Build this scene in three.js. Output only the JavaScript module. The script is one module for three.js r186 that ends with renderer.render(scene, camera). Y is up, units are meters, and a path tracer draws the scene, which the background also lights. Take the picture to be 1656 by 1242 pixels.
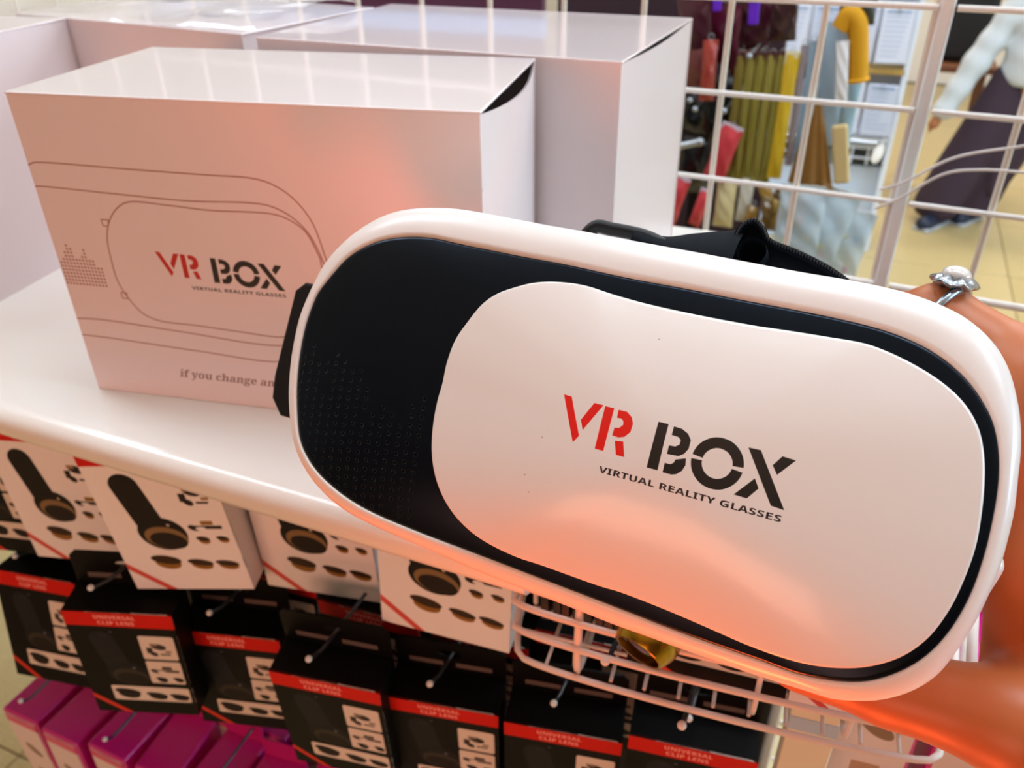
import * as THREE from 'three';
import { RoundedBoxGeometry } from 'three/addons/geometries/RoundedBoxGeometry.js';
import { RectAreaLightUniformsLib } from 'three/addons/lights/RectAreaLightUniformsLib.js';
import { mergeGeometries } from 'three/addons/utils/BufferGeometryUtils.js';

// ---------------------------------------------------------------- camera, exposure, large lights
const scene = new THREE.Scene();
scene.background = new THREE.Color(0x000000);
const camera = new THREE.PerspectiveCamera(2 * Math.atan(621 / 1340.6) * 180 / Math.PI, 4 / 3, 0.02, 60);
camera.position.set(0, 1.35, 0);
camera.rotation.set(-0.5488, 0.41, -0.0116, 'YXZ');
camera.focus = 0.213;
camera.userData.fStop = 21;
scene.add(camera);
const renderer = new THREE.WebGLRenderer({ antialias: true });
renderer.toneMapping = THREE.LinearToneMapping;
renderer.toneMappingExposure = 1.12;
renderer.shadowMap.enabled = true;
RectAreaLightUniformsLib.init();
// unseen ceiling panels, placed to light tops and background: [x, z, width, depth, colour, intensity]
const PANELS = [
  [-1.5, -0.6, 1.2, 0.6, '#e4f2ff', 4.6], [0.1, -0.6, 1.2, 0.6, '#e4f2ff', 4.6], [1.7, -0.6, 1.2, 0.6, '#e4f2ff', 4.6],
  [-1.5, -2.6, 1.2, 0.6, '#e9f2ff', 8], [0.1, -2.6, 1.2, 0.6, '#e9f2ff', 8], [1.7, -2.6, 1.2, 0.6, '#e9f2ff', 8],
  [-0.6, -4.8, 1.2, 0.6, '#fff4ea', 9], [1.1, -4.8, 1.2, 0.6, '#fff4ea', 9],
];
// unseen window out of view, placed to light the right sides of the cartons: [z, y, width, height, intensity, colour]
const UNSEEN_WIN = [-1.3, 1.55, 2.2, 0.9, 9.5, '#b4deff'];
// unseen warm spot, stands in for orange bounce under the headset: [x, y, z, aimed at x, y, z, half cone, intensity, colour]
const LOWLAMP = [-0.01, 0.84, 0.09, -0.05, 1.19, -0.16, 0.36, 0.72, '#ff5212'];
// unseen warm lamp behind the camera, placed to tint the front faces
const WARMLAMP = [-0.5, 1.35, 2.6, 1.8, 0.7, 3.7, '#ffa985'];

// ---------------------------------------------------------------- helpers
let seed = 7;
const rnd = () => { seed = (seed + 0x6D2B79F5) | 0; let t = Math.imul(seed ^ (seed >>> 15), 1 | seed); t = (t + Math.imul(t ^ (t >>> 7), 61 | t)) ^ t; return ((t ^ (t >>> 14)) >>> 0) / 4294967296; };
const rr = (a, b) => a + (b - a) * rnd();
const V = (x, y, z) => new THREE.Vector3(x, y, z);
const used = {};
const numbered = (n) => { const k = used[n] ?? 0; used[n] = k + 1; return k ? n + '_' + String(k).padStart(3, '0') : n; };
function tag(o, label, category, group, kind) {
  if (label) o.userData.label = label;
  if (category) o.userData.category = category;
  if (group) o.userData.group = group;
  if (kind) o.userData.kind = kind;
  return o;
}
function thing(name, label, category, pos = [0, 0, 0], rot = [0, 0, 0], group) {
  const o = new THREE.Group(); o.name = numbered(name);
  o.position.set(...pos); o.rotation.set(rot[0], rot[1], rot[2], 'YXZ');
  scene.add(o);
  return tag(o, label, category, group);
}
function part(parent, name, geo, mat, label) {
  const m = new THREE.Mesh(geo, mat); m.name = name; m.castShadow = m.receiveShadow = true;
  if (label) m.userData.label = label;
  parent.add(m); return m;
}
function struct(name, geo, mat, pos) {
  const m = new THREE.Mesh(geo, mat); m.name = numbered(name); m.castShadow = m.receiveShadow = true; m.userData.kind = 'structure';
  if (pos) m.position.set(...pos);
  scene.add(m); return m;
}
function copyOf(o, label, pos, rot) {
  const c = o.clone(); c.name = numbered(o.name.replace(/_\d+$/, ''));
  c.userData = { ...o.userData, label };
  if (pos) c.position.set(...pos);
  if (rot) c.rotation.set(rot[0], rot[1], rot[2], 'YXZ');
  scene.add(c); return c;
}
const std = (color, roughness = 0.6, extra = {}) => new THREE.MeshStandardMaterial({ color, roughness, metalness: 0, ...extra });
const phys = (color, roughness, extra = {}) => new THREE.MeshPhysicalMaterial({ color, roughness, metalness: 0, ...extra });
const box = (w, h, d, x = 0, y = 0, z = 0, r = 0) => { const g = r ? new RoundedBoxGeometry(w, h, d, 2, r) : new THREE.BoxGeometry(w, h, d); g.translate(x, y, z); return g; };
const tube = (pts, r, seg = 24, rad = 8, closed = false) => new THREE.TubeGeometry(new THREE.CatmullRomCurve3(pts, closed, 'centripetal'), seg, r, rad, closed);
function rod(a, b, r, rad = 8) {
  const d = b.clone().sub(a), g = new THREE.CylinderGeometry(r, r, d.length(), rad, 1);
  g.applyQuaternion(new THREE.Quaternion().setFromUnitVectors(V(0, 1, 0), d.clone().normalize()));
  const c = a.clone().add(b).multiplyScalar(0.5); g.translate(c.x, c.y, c.z); return g;
}
// a surface given by a grid of points, rows of equal length
function gridSurface(rows, { closeU = false, uv, flip = false } = {}) {
  const n = rows[0].length, pos = [], uvs = [], idx = [];
  rows.forEach((r, i) => r.forEach((p, j) => { pos.push(p.x, p.y, p.z); const t = uv ? uv(p, i, j) : [j / (n - 1), i / (rows.length - 1)]; uvs.push(t[0], t[1]); }));
  const m = closeU ? n : n - 1;
  for (let i = 0; i < rows.length - 1; i++) for (let j = 0; j < m; j++) {
    const a = i * n + j, b = i * n + (j + 1) % n, c = a + n, d = b + n;
    if (flip) idx.push(a, b, c, b, d, c); else idx.push(a, c, b, b, c, d);
  }
  const g = new THREE.BufferGeometry();
  g.setAttribute('position', new THREE.Float32BufferAttribute(pos, 3));
  g.setAttribute('uv', new THREE.Float32BufferAttribute(uvs, 2));
  g.setIndex(idx); g.computeVertexNormals(); return g;
}
function canvasTexture(w, h, draw, color = true) {
  const c = document.createElement('canvas'); c.width = w; c.height = h;
  draw(c.getContext('2d'), w, h);
  const t = new THREE.CanvasTexture(c);
  if (color) t.colorSpace = THREE.SRGBColorSpace;
  t.anisotropy = 8; return t;
}
// naive surface nets over a signed distance function: one continuous mesh
function surfaceNets(sdf, lo, hi, cell) {
  const N = [0, 1, 2].map((k) => Math.ceil((hi[k] - lo[k]) / cell) + 1), [nx, ny, nz] = N;
  const f = new Float32Array(nx * ny * nz), at = (i, j, k) => i + nx * (j + ny * k);
  for (let k = 0; k < nz; k++) for (let j = 0; j < ny; j++) for (let i = 0; i < nx; i++) f[at(i, j, k)] = sdf(lo[0] + i * cell, lo[1] + j * cell, lo[2] + k * cell);
  const id = new Int32Array(nx * ny * nz).fill(-1), pos = [], nor = [], idx = [];
  for (let k = 0; k < nz - 1; k++) for (let j = 0; j < ny - 1; j++) for (let i = 0; i < nx - 1; i++) {
    let cx = 0, cy = 0, cz = 0, n = 0;
    const v = (c) => f[at(i + (c & 1), j + ((c >> 1) & 1), k + (c >> 2))];
    for (let a = 0; a < 8; a++) for (let b = 1; b < 8; b <<= 1) {
      if (a & b) continue;
      const p = v(a), q = v(a | b);
      if ((p < 0) === (q < 0)) continue;
      const t = p / (p - q);
      cx += (a & 1) + (b === 1 ? t : 0); cy += ((a >> 1) & 1) + (b === 2 ? t : 0); cz += (a >> 2) + (b === 4 ? t : 0); n++;
    }
    if (!n) continue;
    const x = lo[0] + (i + cx / n) * cell, y = lo[1] + (j + cy / n) * cell, z = lo[2] + (k + cz / n) * cell, e = cell * 0.5;
    id[at(i, j, k)] = pos.length / 3; pos.push(x, y, z);
    const g = V(sdf(x + e, y, z) - sdf(x - e, y, z), sdf(x, y + e, z) - sdf(x, y - e, z), sdf(x, y, z + e) - sdf(x, y, z - e)).normalize();
    nor.push(g.x, g.y, g.z);
  }
  const quad = (a, b, c, d, s) => { if (a < 0 || b < 0 || c < 0 || d < 0) return; if (s) idx.push(a, b, c, a, c, d); else idx.push(a, c, b, a, d, c); };
  for (let k = 1; k < nz - 1; k++) for (let j = 1; j < ny - 1; j++) for (let i = 1; i < nx - 1; i++) {
    const s = f[at(i, j, k)] < 0;
    if (s !== f[at(i + 1, j, k)] < 0) quad(id[at(i, j - 1, k - 1)], id[at(i, j, k - 1)], id[at(i, j, k)], id[at(i, j - 1, k)], s);
    if (s !== f[at(i, j + 1, k)] < 0) quad(id[at(i - 1, j, k - 1)], id[at(i - 1, j, k)], id[at(i, j, k)], id[at(i, j, k - 1)], s);
    if (s !== f[at(i, j, k + 1)] < 0) quad(id[at(i - 1, j - 1, k)], id[at(i, j - 1, k)], id[at(i, j, k)], id[at(i - 1, j, k)], s);
  }
  const g = new THREE.BufferGeometry();
  g.setAttribute('position', new THREE.Float32BufferAttribute(pos, 3));
  g.setAttribute('normal', new THREE.Float32BufferAttribute(nor, 3));
  g.setIndex(idx); return g;
}
// distance to a tapered capsule
function capsule(x, y, z, a, b, ra, rb) {
  const bx = b[0] - a[0], by = b[1] - a[1], bz = b[2] - a[2], px = x - a[0], py = y - a[1], pz = z - a[2];
  let t = (px * bx + py * by + pz * bz) / (bx * bx + by * by + bz * bz); t = t < 0 ? 0 : t > 1 ? 1 : t;
  return Math.hypot(px - bx * t, py - by * t, pz - bz * t) - (ra + (rb - ra) * t);
}
const smin = (a, b, k) => { const h = Math.max(k - Math.abs(a - b), 0) / k; return Math.min(a, b) - h * h * k * 0.25; };

// ---------------------------------------------------------------- room
const RX0 = -4.2, RX1 = 4.2, RZ0 = -7.2, RZ1 = 3.2, RH = 2.8;
const speckle = (base, amp, w = 256) => canvasTexture(w, w, (c) => {
  const d = c.createImageData(w, w), col = new THREE.Color(base), [r, g, b] = [col.r, col.g, col.b].map((v) => Math.pow(v, 1 / 2.2) * 255);
  const s = seed; seed = 99;
  for (let i = 0; i < w * w; i++) { const n = (rnd() - 0.5) * amp + (rnd() - 0.5) * amp * 0.6; d.data.set([r + n, g + n, b + n * 0.9, 255], i * 4); }
  seed = s; c.putImageData(d, 0, 0);
});
const plaster = std('#e9e4da', 0.9);
const floor = struct('floor', box(RX1 - RX0 + 0.4, 0.1, RZ1 - RZ0 + 0.4, (RX0 + RX1) / 2, -0.056, (RZ0 + RZ1) / 2), std('#8d7f5f', 0.8));
{
  const tones = ['#bfab78', '#b8a36d', '#c5b27e', '#bba772'].map((c) => std(c, 0.32, { map: null }));
  tones.forEach((m, i) => { m.map = speckle(['#bfab78', '#b8a36d', '#c5b27e', '#bba772'][i], 16); m.color.set('#ffffff'); });
  const g = new RoundedBoxGeometry(0.597, 0.012, 0.597, 1, 0.002);
  for (let i = 0; i < 14; i++) for (let j = 0; j < 17; j++) {
    const t = part(floor, 'tile', g, tones[Math.floor(rnd() * 4)]);
    t.position.set(RX0 + 0.3 + i * 0.6, -0.006 + rr(-0.0004, 0.0004), RZ0 + 0.3 + j * 0.6 + 0.1);
  }
}
struct('ceiling', box(RX1 - RX0 + 0.4, 0.12, RZ1 - RZ0 + 0.4, 0, RH + 0.06, (RZ0 + RZ1) / 2), std('#f3f1ee', 0.9));
struct('wall_north', box(RX1 - RX0 + 0.4, RH, 0.15, 0, RH / 2, RZ0 - 0.075), plaster);
struct('wall_south', box(RX1 - RX0 + 0.4, RH, 0.15, 0, RH / 2, RZ1 + 0.075), std('#4a3b35', 0.85));  // unseen wall, kept dark so the black gloss reflects little
struct('wall_west', box(0.15, RH, RZ1 - RZ0, RX0 - 0.075, RH / 2, (RZ0 + RZ1) / 2), plaster);
{
  const [z, y, w, h, I, c] = UNSEEN_WIN, zc = (RZ0 + RZ1) / 2, L = RZ1 - RZ0;
  const e = struct('wall_east', mergeGeometries([box(0.15, y - h / 2, L, RX1 + 0.075, (y - h / 2) / 2, zc), box(0.15, RH - y - h / 2, L, RX1 + 0.075, (RH + y + h / 2) / 2, zc),
    box(0.15, h, RZ1 - z - w / 2, RX1 + 0.075, y, (RZ1 + z + w / 2) / 2), box(0.15, h, z - w / 2 - RZ0, RX1 + 0.075, y, (RZ0 + z - w / 2) / 2)]), plaster);
  const win = new THREE.Group(); win.name = 'window_1'; win.userData.kind = 'structure'; win.position.set(RX1 + 0.06, y, z); scene.add(win);
  part(win, 'window_frame', mergeGeometries([box(0.06, 0.05, w, 0, h / 2 - 0.025, 0), box(0.06, 0.05, w, 0, -h / 2 + 0.025, 0), box(0.06, h, 0.05, 0, 0, w / 2 - 0.025), box(0.06, h, 0.05, 0, 0, -w / 2 + 0.025), box(0.05, h, 0.04)]), std('#d9dde0', 0.4));
  part(win, 'window_pane', box(0.012, h - 0.02, w - 0.02, 0.045, 0, 0), std('#ffffff', 0.3, { emissive: c, emissiveIntensity: I * 0.4 }));
  const l = new THREE.RectAreaLight(c, I, w - 0.1, h - 0.1); l.position.set(RX1 - 0.02, y, z); l.lookAt(0, y, z); scene.add(l);
}
PANELS.forEach(([x, z, w, d, c, I], i) => {
  const t = thing('unseen_ceiling_light', 'unseen flat white ceiling light panel overhead, ' + ['first', 'second', 'third', 'fourth', 'fifth', 'sixth', 'seventh', 'eighth'][i] + ' of eight', 'light', [x, RH, z], [0, 0, 0], 'ceiling light panels');
  const f = [box(w + 0.06, 0.03, 0.03, 0, -0.015, d / 2 + 0.015), box(w + 0.06, 0.03, 0.03, 0, -0.015, -d / 2 - 0.015), box(0.03, 0.03, d, w / 2 + 0.015, -0.015, 0), box(0.03, 0.03, d, -w / 2 - 0.015, -0.015, 0)];
  part(t, 'frame', mergeGeometries(f), std('#ffffff', 0.5));
  part(t, 'diffuser', box(w, 0.01, d, 0, -0.012, 0), std('#ffffff', 0.5, { emissive: c, emissiveIntensity: I * 0.5 }));
  const l = new THREE.RectAreaLight(c, I, w, d); l.position.set(x, RH - 0.025, z); l.lookAt(x, 0, z); scene.add(l);
});
{
  const [x, y, z, ax, ay, az, cone, I, c] = LOWLAMP;
  const t = thing('unseen_low_lamp', 'unseen warm spot lamp low in front, lights the underside of the headset', 'lamp', [x, 0, z]);
  const top = new THREE.Group(); top.name = 'lamp_head'; top.position.set(0, y, 0); t.add(top); top.lookAt(ax, ay, az);
  part(top, 'lamp_shade', new THREE.LatheGeometry([[0.02, -0.1], [0.03, -0.1], [0.062, 0], [0.06, 0.001], [0.028, -0.097], [0.0, -0.097]].map(([p, q]) => new THREE.Vector2(p, q)), 40).rotateX(Math.PI / 2), std('#2b2320', 0.5));
  part(top, 'lamp_bulb', new THREE.CircleGeometry(0.058, 40).translate(0, 0, -0.004), std('#ffffff', 0.5, { emissive: c, emissiveIntensity: 5 }));
  part(t, 'pole', rod(V(0, 0.03, 0.09), V(0, y - 0.07, 0.07), 0.010), std('#2b2320', 0.5));
  part(t, 'base', new THREE.CylinderGeometry(0.14, 0.15, 0.03, 40).translate(0, 0.016, 0.09), std('#2b2320', 0.5));
  const l = new THREE.SpotLight(c, I, 0, cone, 1, 2), n = V(ax, ay, az).sub(V(x, y, z)).normalize();
  l.position.set(x, y, z).addScaledVector(n, 0.012); l.target.position.set(ax, ay, az); l.shadow.radius = 3; scene.add(l, l.target);
}
{
  const [x, y, z, w, h, I, c] = WARMLAMP;
  const t = thing('unseen_warm_lamp', 'unseen broad warm lamp panel behind the camera, warms the front faces', 'lamp', [x, 0, z]);
  part(t, 'lamp_diffuser', box(w, h, 0.01, 0, y, 0), std('#ffffff', 0.5, { emissive: c, emissiveIntensity: I * 0.5 }));
  part(t, 'casing', box(w + 0.05, h + 0.05, 0.05, 0, y, 0.031, 0.005), std('#3b2a22', 0.5));
  for (const k of [-1, 1]) part(t, 'leg', rod(V(k * w * 0.4, 0, 0.06), V(k * w * 0.4, y + h * 0.4, 0.06), 0.015), std('#3b2a22', 0.5));
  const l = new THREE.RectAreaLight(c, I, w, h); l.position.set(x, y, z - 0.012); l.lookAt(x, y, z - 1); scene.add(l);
}

// ---------------------------------------------------------------- headset held up in front
const EU = V(0.9981, 0.0081, 0.0617).normalize(), EN = V(-0.0555, 0.5636, 0.8242).normalize();
const EV = new THREE.Vector3().crossVectors(EN, EU).normalize(); EU.crossVectors(EV, EN);
const HC = V(-0.0338, 1.2285, -0.1663);
const HM = new THREE.Matrix4().makeBasis(EU, EV, EN).setPosition(HC);
const placeLocal = (o) => { o.position.copy(HC); o.quaternion.setFromRotationMatrix(HM); };
// outlines in the headset's own face plane, metres
const SIL="-.1197 .0215 -.1182 .0282 -.1158 .0334 -.1116 .0394 -.1072 .0439 -.1018 .0480 -.0966 .0506 -.0910 .0523 -.0840 .0535 -.0765 .0542 -.0690 .0542 -.0564 .0539 -.0462 .0536 -.0370 .0535 -.0230 .0531 -.0072 .0528 .0075 .0524 .0216 .0520 .0364 .0519 .0423 .0516 .0480 .0510 .0538 .0498 .0589 .0482 .0637 .0456 .0679 .0421 .0712 .0377 .0735 .0330 .0755 .0276 .0771 .0208 .0779 .0142 .0787 .0069 .0788 .0011 .0786 -.0055 .0776 -.0133 .0763 -.0199 .0741 -.0272 .0720 -.0326 .0690 -.0369 .0652 -.0404 .0611 -.0430 .0588 -.0440 .0527 -.0459 .0471 -.0462 .0394 -.0466 .0323 -.0468 .0242 -.0468 .0151 -.0468 .0071 -.0467 -.0010 -.0467 -.0148 -.0462 -.0318 -.0457 -.0422 -.0453 -.0521 -.0446 -.0623 -.0439 -.0671 -.0436 -.0779 -.0428 -.0880 -.0414 -.0954 -.0391 -.1020 -.0358 -.1082 -.0308 -.1129 -.0248 -.1164 -.0175 -.1183 -.0124 -.1193 -.0085 -.1207 -.0010 -.1213 .0062 -.1213 .0130";
const BLK="-.1139 .0202 -.1125 .0231 -.1100 .0275 -.1061 .0331 -.1017 .0368 -.0961 .0399 -.0908 .0416 -.0849 .0428 -.0784 .0433 -.0699 .0430 -.0602 .0428 -.0505 .0426 -.0363 .0425 -.0192 .0419 -.0032 .0418 .0110 .0415 .0233 .0414 .0350 .0411 .0446 .0403 .0522 .0386 .0579 .0362 .0632 .0327 .0670 .0289 .0700 .0247 .0723 .0190 .0737 .0125 .0744 .0036 .0744 -.0048 .0736 -.0134 .0716 -.0215 .0687 -.0279 .0649 -.0329 .0602 -.0369 .0568 -.0388 .0523 -.0403 .0500 -.0408 .0436 -.0417 .0354 -.0416 .0262 -.0416 .0151 -.0415 -.0005 -.0409 -.0225 -.0402 -.0402 -.0396 -.0500 -.0393 -.0594 -.0390 -.0747 -.0381 -.0824 -.0370 -.0899 -.0351 -.0980 -.0318 -.1038 -.0278 -.1075 -.0235 -.1103 -.0173 -.1125 -.0108 -.1136 -.0064 -.1147 -.0002 -.1153 .0063 -.1152 .0127";
const PLT="-.0466 .0340 -.0528 .0306 -.0564 .0270 -.0595 .0213 -.0618 .0158 -.0627 .0091 -.0625 .0033 -.0627 -.0016 -.0623 -.0081 -.0609 -.0150 -.0589 -.0200 -.0564 -.0240 -.0525 -.0282 -.0470 -.0319 -.0401 -.0345 -.0297 -.0360 -.0221 -.0360 -.0055 -.0363 -.0006 -.0361 .0110 -.0366 .0223 -.0375 .0312 -.0383 .0381 -.0385 .0447 -.0381 .0508 -.0368 .0570 -.0343 .0629 -.0300 .0671 -.0243 .0698 -.0171 .0712 -.0096 .0718 -.0022 .0714 .0048 .0705 .0116 .0692 .0172 .0673 .0220 .0646 .0258 .0616 .0285 .0569 .0313 .0512 .0336 .0456 .0352 .0407 .0360 .0325 .0359 .0229 .0356 .0159 .0353 -.0008 .0353 -.0126 .0357 -.0208 .0364 -.0272 .0372 -.0314 .0373 -.0377 .0367 -.0429 .0355";

const outline = (s, n = 360) => { const a = s.split(' ').map(Number), p = []; for (let i = 0; i < a.length; i += 2) p.push(V(a[i], a[i + 1], 0)); return new THREE.CatmullRomCurve3(p, true, 'centripetal').getSpacedPoints(n).slice(0, n); };
// the same outline looked up by angle about a centre, so that several outlines share one spoke pattern
function byAngle(pts, c) {
  const a = pts.map((p) => [Math.atan2(p.y - c[1], p.x - c[0]), Math.hypot(p.x - c[0], p.y - c[1])]).sort((p, q) => p[0] - q[0]);
  return (t) => {
    let lo = 0, hi = a.length - 1;
    if (t <= a[0][0] || t >= a[hi][0]) { const p = a[hi], q = a[0], d = q[0] + 2 * Math.PI - p[0], x = t >= p[0] ? t - p[0] : t + 2 * Math.PI - p[0]; return p[1] + (q[1] - p[1]) * x / d; }
    while (hi - lo > 1) { const m = (lo + hi) >> 1; if (a[m][0] <= t) lo = m; else hi = m; }
    return a[lo][1] + (a[hi][1] - a[lo][1]) * (t - a[lo][0]) / (a[hi][0] - a[lo][0]);
  };
}
const HCEN = [-0.022, 0.003];
const angles = outline(SIL, 300).map((p) => Math.atan2(p.y - HCEN[1], p.x - HCEN[0]));
const ringOf = (s) => { const f = byAngle(outline(s, 1500), HCEN); return angles.map((t) => { const r = f(t); return V(HCEN[0] + r * Math.cos(t), HCEN[1] + r * Math.sin(t), 0); }); };
const silRing = ringOf(SIL), blkRing = ringOf(BLK);
const mixRing = (a, b, t, z) => a.map((p, i) => V(p.x + (b[i].x - p.x) * t, p.y + (b[i].y - p.y) * t, z));
const shrink = (r, k, z) => r.map((p) => { const d = Math.hypot(p.x - HCEN[0], p.y - HCEN[1]); const f = (d - k) / d; return V(HCEN[0] + (p.x - HCEN[0]) * f, HCEN[1] + (p.y - HCEN[1]) * f, z); });
const logoPolys = {
  red: ['-24.9 8.4 -22.7 8.3 -18.2 -.8 -19.4 -2.8', '-16.3 8.1 -13.8 8.1 -17.6 .8 -18.7 3.2', '-13.3 8.0 -10.9 8.0 -11.0 -2.9 -13.3 -2.9', '-8.7 .3 -6.6 .6 -5.4 -3.0 -7.6 -3.0'],
  redCurves: ['-9.7 7.9 -7.5 7.9 -6.0 6.9 -5.3 5.4 -5.4 3.3 -6.6 1.8 -8.0 1.3 -9.7 1.4 -9.6 3.4 -8.4 3.6 -7.6 4.6 -7.8 5.5 -8.5 6.0 -9.6 5.9'],
  black: ['.7 7.4 3.2 7.4 3.3 -4.0 .6 -4.0', '22.5 6.6 25.3 6.7 33.3 -5.3 30.3 -5.1', '30.2 6.5 33.2 6.3 30.0 2.1 28.6 4.0', '25.5 0 26.8 -2.0 24.8 -4.9 21.8 -4.8',
    '4.6 7.2 6.6 7.1 8.3 6.3 9.3 5.0 9.3 2.9 8.6 1.5 7.4 .6 4.6 .4 4.6 2.5 6.1 2.6 7.0 3.3 7.0 4.4 6.3 5.0 4.6 5.1', '6.9 -.4 9.2 .5 9.5 -1.1 9.0 -2.6 7.9 -3.7 6.8 -4.1 4.6 -4.1 4.6 -1.8 6.0 -1.8 6.7 -1.2'],
};
// stencil wordmark; X, Y map millimetres of the mark to canvas pixels
function drawMark(c, X, Y, red, black) {
  const fill = (list, col) => list.forEach((s) => { const a = s.split(' ').map(Number); c.fillStyle = col; c.beginPath(); for (let i = 0; i < a.length; i += 2) c[i ? 'lineTo' : 'moveTo'](X(a[i]), Y(a[i + 1])); c.closePath(); c.fill(); });
  fill(logoPolys.red, red); fill(logoPolys.redCurves, red); fill(logoPolys.black, black);
  const k = Math.abs(X(1) - X(0)), arc = (a0, a1) => { c.strokeStyle = black; c.lineWidth = 2.5 * k; c.beginPath(); c.ellipse(X(16.5), Y(1.2), 4.8 * k, 4.85 * k, 0, a0, a1); c.stroke(); };
  arc(-Math.PI + 0.12, 0.03 - 0.12); arc(0.1, Math.PI - 0.05);
  c.fillStyle = black; c.textBaseline = 'alphabetic'; c.font = 'bold ' + (2.15 * k) + 'px sans-serif';
  const text = 'VIRTUAL REALITY GLASSES', w = c.measureText(text).width, want = 44.3 * k;
  c.save(); c.translate(X(-11), Y(-8.2)); c.scale(want / w, 0.95); c.fillText(text, 0, 0); c.restore();
}
{
  const t = thing('vr_headset', 'white and black phone headset with red and black lettering, held up by the hand', 'headset');
  placeLocal(t);
  const white = phys('#ebe5e1', 0.34, { clearcoat: 0.35, clearcoatRoughness: 0.2 });
  // front shell: rounded shoulder from the black inlay to the widest outline, then straight back to the seam
  const rows = [shrink(blkRing, 0.0012, -0.0065), mixRing(blkRing, silRing, 0, -0.0042)];
  for (let i = 1; i <= 10; i++) { const a = i / 10 * Math.PI / 2; rows.push(mixRing(blkRing, silRing, Math.sin(a), -0.0042 - 0.0075 * (1 - Math.cos(a)))); }
  rows.push(shrink(silRing, 0.0001, -0.02), shrink(silRing, 0.0003, -0.0295), shrink(silRing, 0.0012, -0.0302));
  part(t, 'front_shell', gridSurface(rows, { closeU: true }), white);
  const seam = [shrink(silRing, 0.0011, -0.0298), shrink(silRing, 0.0011, -0.0318)];
  part(t, 'seam', gridSurface(seam, { closeU: true }), std('#241c22', 0.6));
  const rear = [shrink(silRing, 0.0014, -0.0314), shrink(silRing, 0.0006, -0.032), shrink(silRing, 0.0022, -0.05), shrink(silRing, 0.0045, -0.066)];
  for (let i = 1; i <= 6; i++) { const a = i / 6 * Math.PI / 2; rear.push(shrink(silRing, 0.0045 + 0.007 * (1 - Math.cos(a)), -0.066 - 0.008 * Math.sin(a))); }
  rear.push(shrink(silRing, 0.018, -0.0742), shrink(silRing, 0.018, -0.04), mixRing(shrink(silRing, 0.018, 0), silRing.map(() => V(HCEN[0], HCEN[1], 0)), 1, -0.04));
  part(t, 'rear_shell', gridSurface(rear, { closeU: true }), white);
  const cush = [];
  for (let i = 0; i <= 10; i++) { const a = i / 10 * Math.PI; cush.push(shrink(silRing, 0.013 + 0.0035 * (1 - Math.cos(a)) , -0.0735 - 0.006 * Math.sin(a))); }
  part(t, 'face_cushion', gridSurface(cush, { closeU: true }), std('#151515', 0.95));
  // black front inlay, gently domed, with the dotted vent pattern
  const bw = 1640, bh = 768, bx = (x) => (x + 0.125) / 0.205 * bw, by = (y) => (0.048 - y) / 0.096 * bh;
  const holes = [];
  const tops = [5, 4, 6, 4, 3, 4, 5, 4, 6, 8, 7, 6, 9];
  for (let i = 0; i < 15; i++) for (let j = 0; j < 17; j++) {
    const x = -0.1128 + i * 0.0033 + j * 0.00022, y = 0.0062 - j * 0.0026 - (i % 2) * 0.0009 - i * 0.0006;
    if (j < (tops[i % 13] - 4) * 0.8 || y < -0.0372 || x < -0.1145 + Math.max(0, (-y - 0.012)) * 0.8 || rnd() < 0.06) continue;
    holes.push([x, y]);
  }
  const dots = (bg, fg, k) => (c, w, h) => { c.fillStyle = bg; c.fillRect(0, 0, w, h); c.fillStyle = fg; holes.forEach(([x, y]) => { c.beginPath(); c.ellipse(bx(x), by(y), 0.00058 * 8000 * k, 0.00058 * 8000 * k, 0, 0, 7); c.fill(); }); };
  const inlay = phys('#ffffff', 0.26, { map: canvasTexture(bw, bh, dots('#080b10', '#000000', 1)), bumpMap: canvasTexture(bw, bh, dots('#ffffff', '#000000', 1), false), bumpScale: 0.00012, specularIntensity: 0.7, specularColor: new THREE.Color('#a9c6ea') });  // bluish base and specular tint put cool reflected light into the material
  const uvPlane = (x0, y0, w, h) => (p) => [(p.x - x0) / w, (p.y - y0) / h];
  const br = [shrink(blkRing, 0.0, -0.0068)];
  const cen = blkRing.map(() => V(HCEN[0], HCEN[1], 0));
  for (let i = 0; i <= 24; i++) { const q = Math.pow(i / 24, 1.6); br.push(mixRing(blkRing, cen, q, 0).map((p) => { p.z = -0.0042 - 0.0006 * (i === 0) + 0.0042 * (1 - Math.pow(1 - q, 3.5)); return p; })); }
  part(t, 'front_inlay', gridSurface(br, { closeU: true, uv: uvPlane(-0.125, -0.048, 0.205, 0.096) }), inlay);
  // white sliding face plate with the printed wordmark
  const PC = [0.005, 0], pAng = outline(PLT, 300).map((p) => Math.atan2(p.y - PC[1], p.x - PC[0])), pf = byAngle(outline(PLT, 1500), PC);
  const plRing = pAng.map((a) => V(PC[0] + pf(a) * Math.cos(a), PC[1] + pf(a) * Math.sin(a), 0));
  const inset = (k, z) => plRing.map((p) => { const d = Math.hypot(p.x - PC[0], p.y - PC[1]), f = (d - k) / d; return V(PC[0] + (p.x - PC[0]) * f, PC[1] + (p.y - PC[1]) * f, z); });
  const pr = [inset(0, -0.004), inset(0, -0.0009)];
  for (let i = 1; i <= 5; i++) { const a = i / 5 * 1.25; pr.push(inset(0.0012 * (1 - Math.cos(a)), -0.0009 + 0.00116 * Math.sin(a))); }
  for (let i = 1; i <= 30; i++) {
    const q = i / 30;
    pr.push(inset(0.0009, 0).map((p) => { const x = PC[0] + (p.x - PC[0]) * (1 - q), y = PC[1] + (p.y - PC[1]) * (1 - q); return V(x, y, 0.0002 + 0.0080 * (1 - (1 - q) * (1 - q))); }));
  }
  const pw = 1800, ph = 1080;
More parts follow.
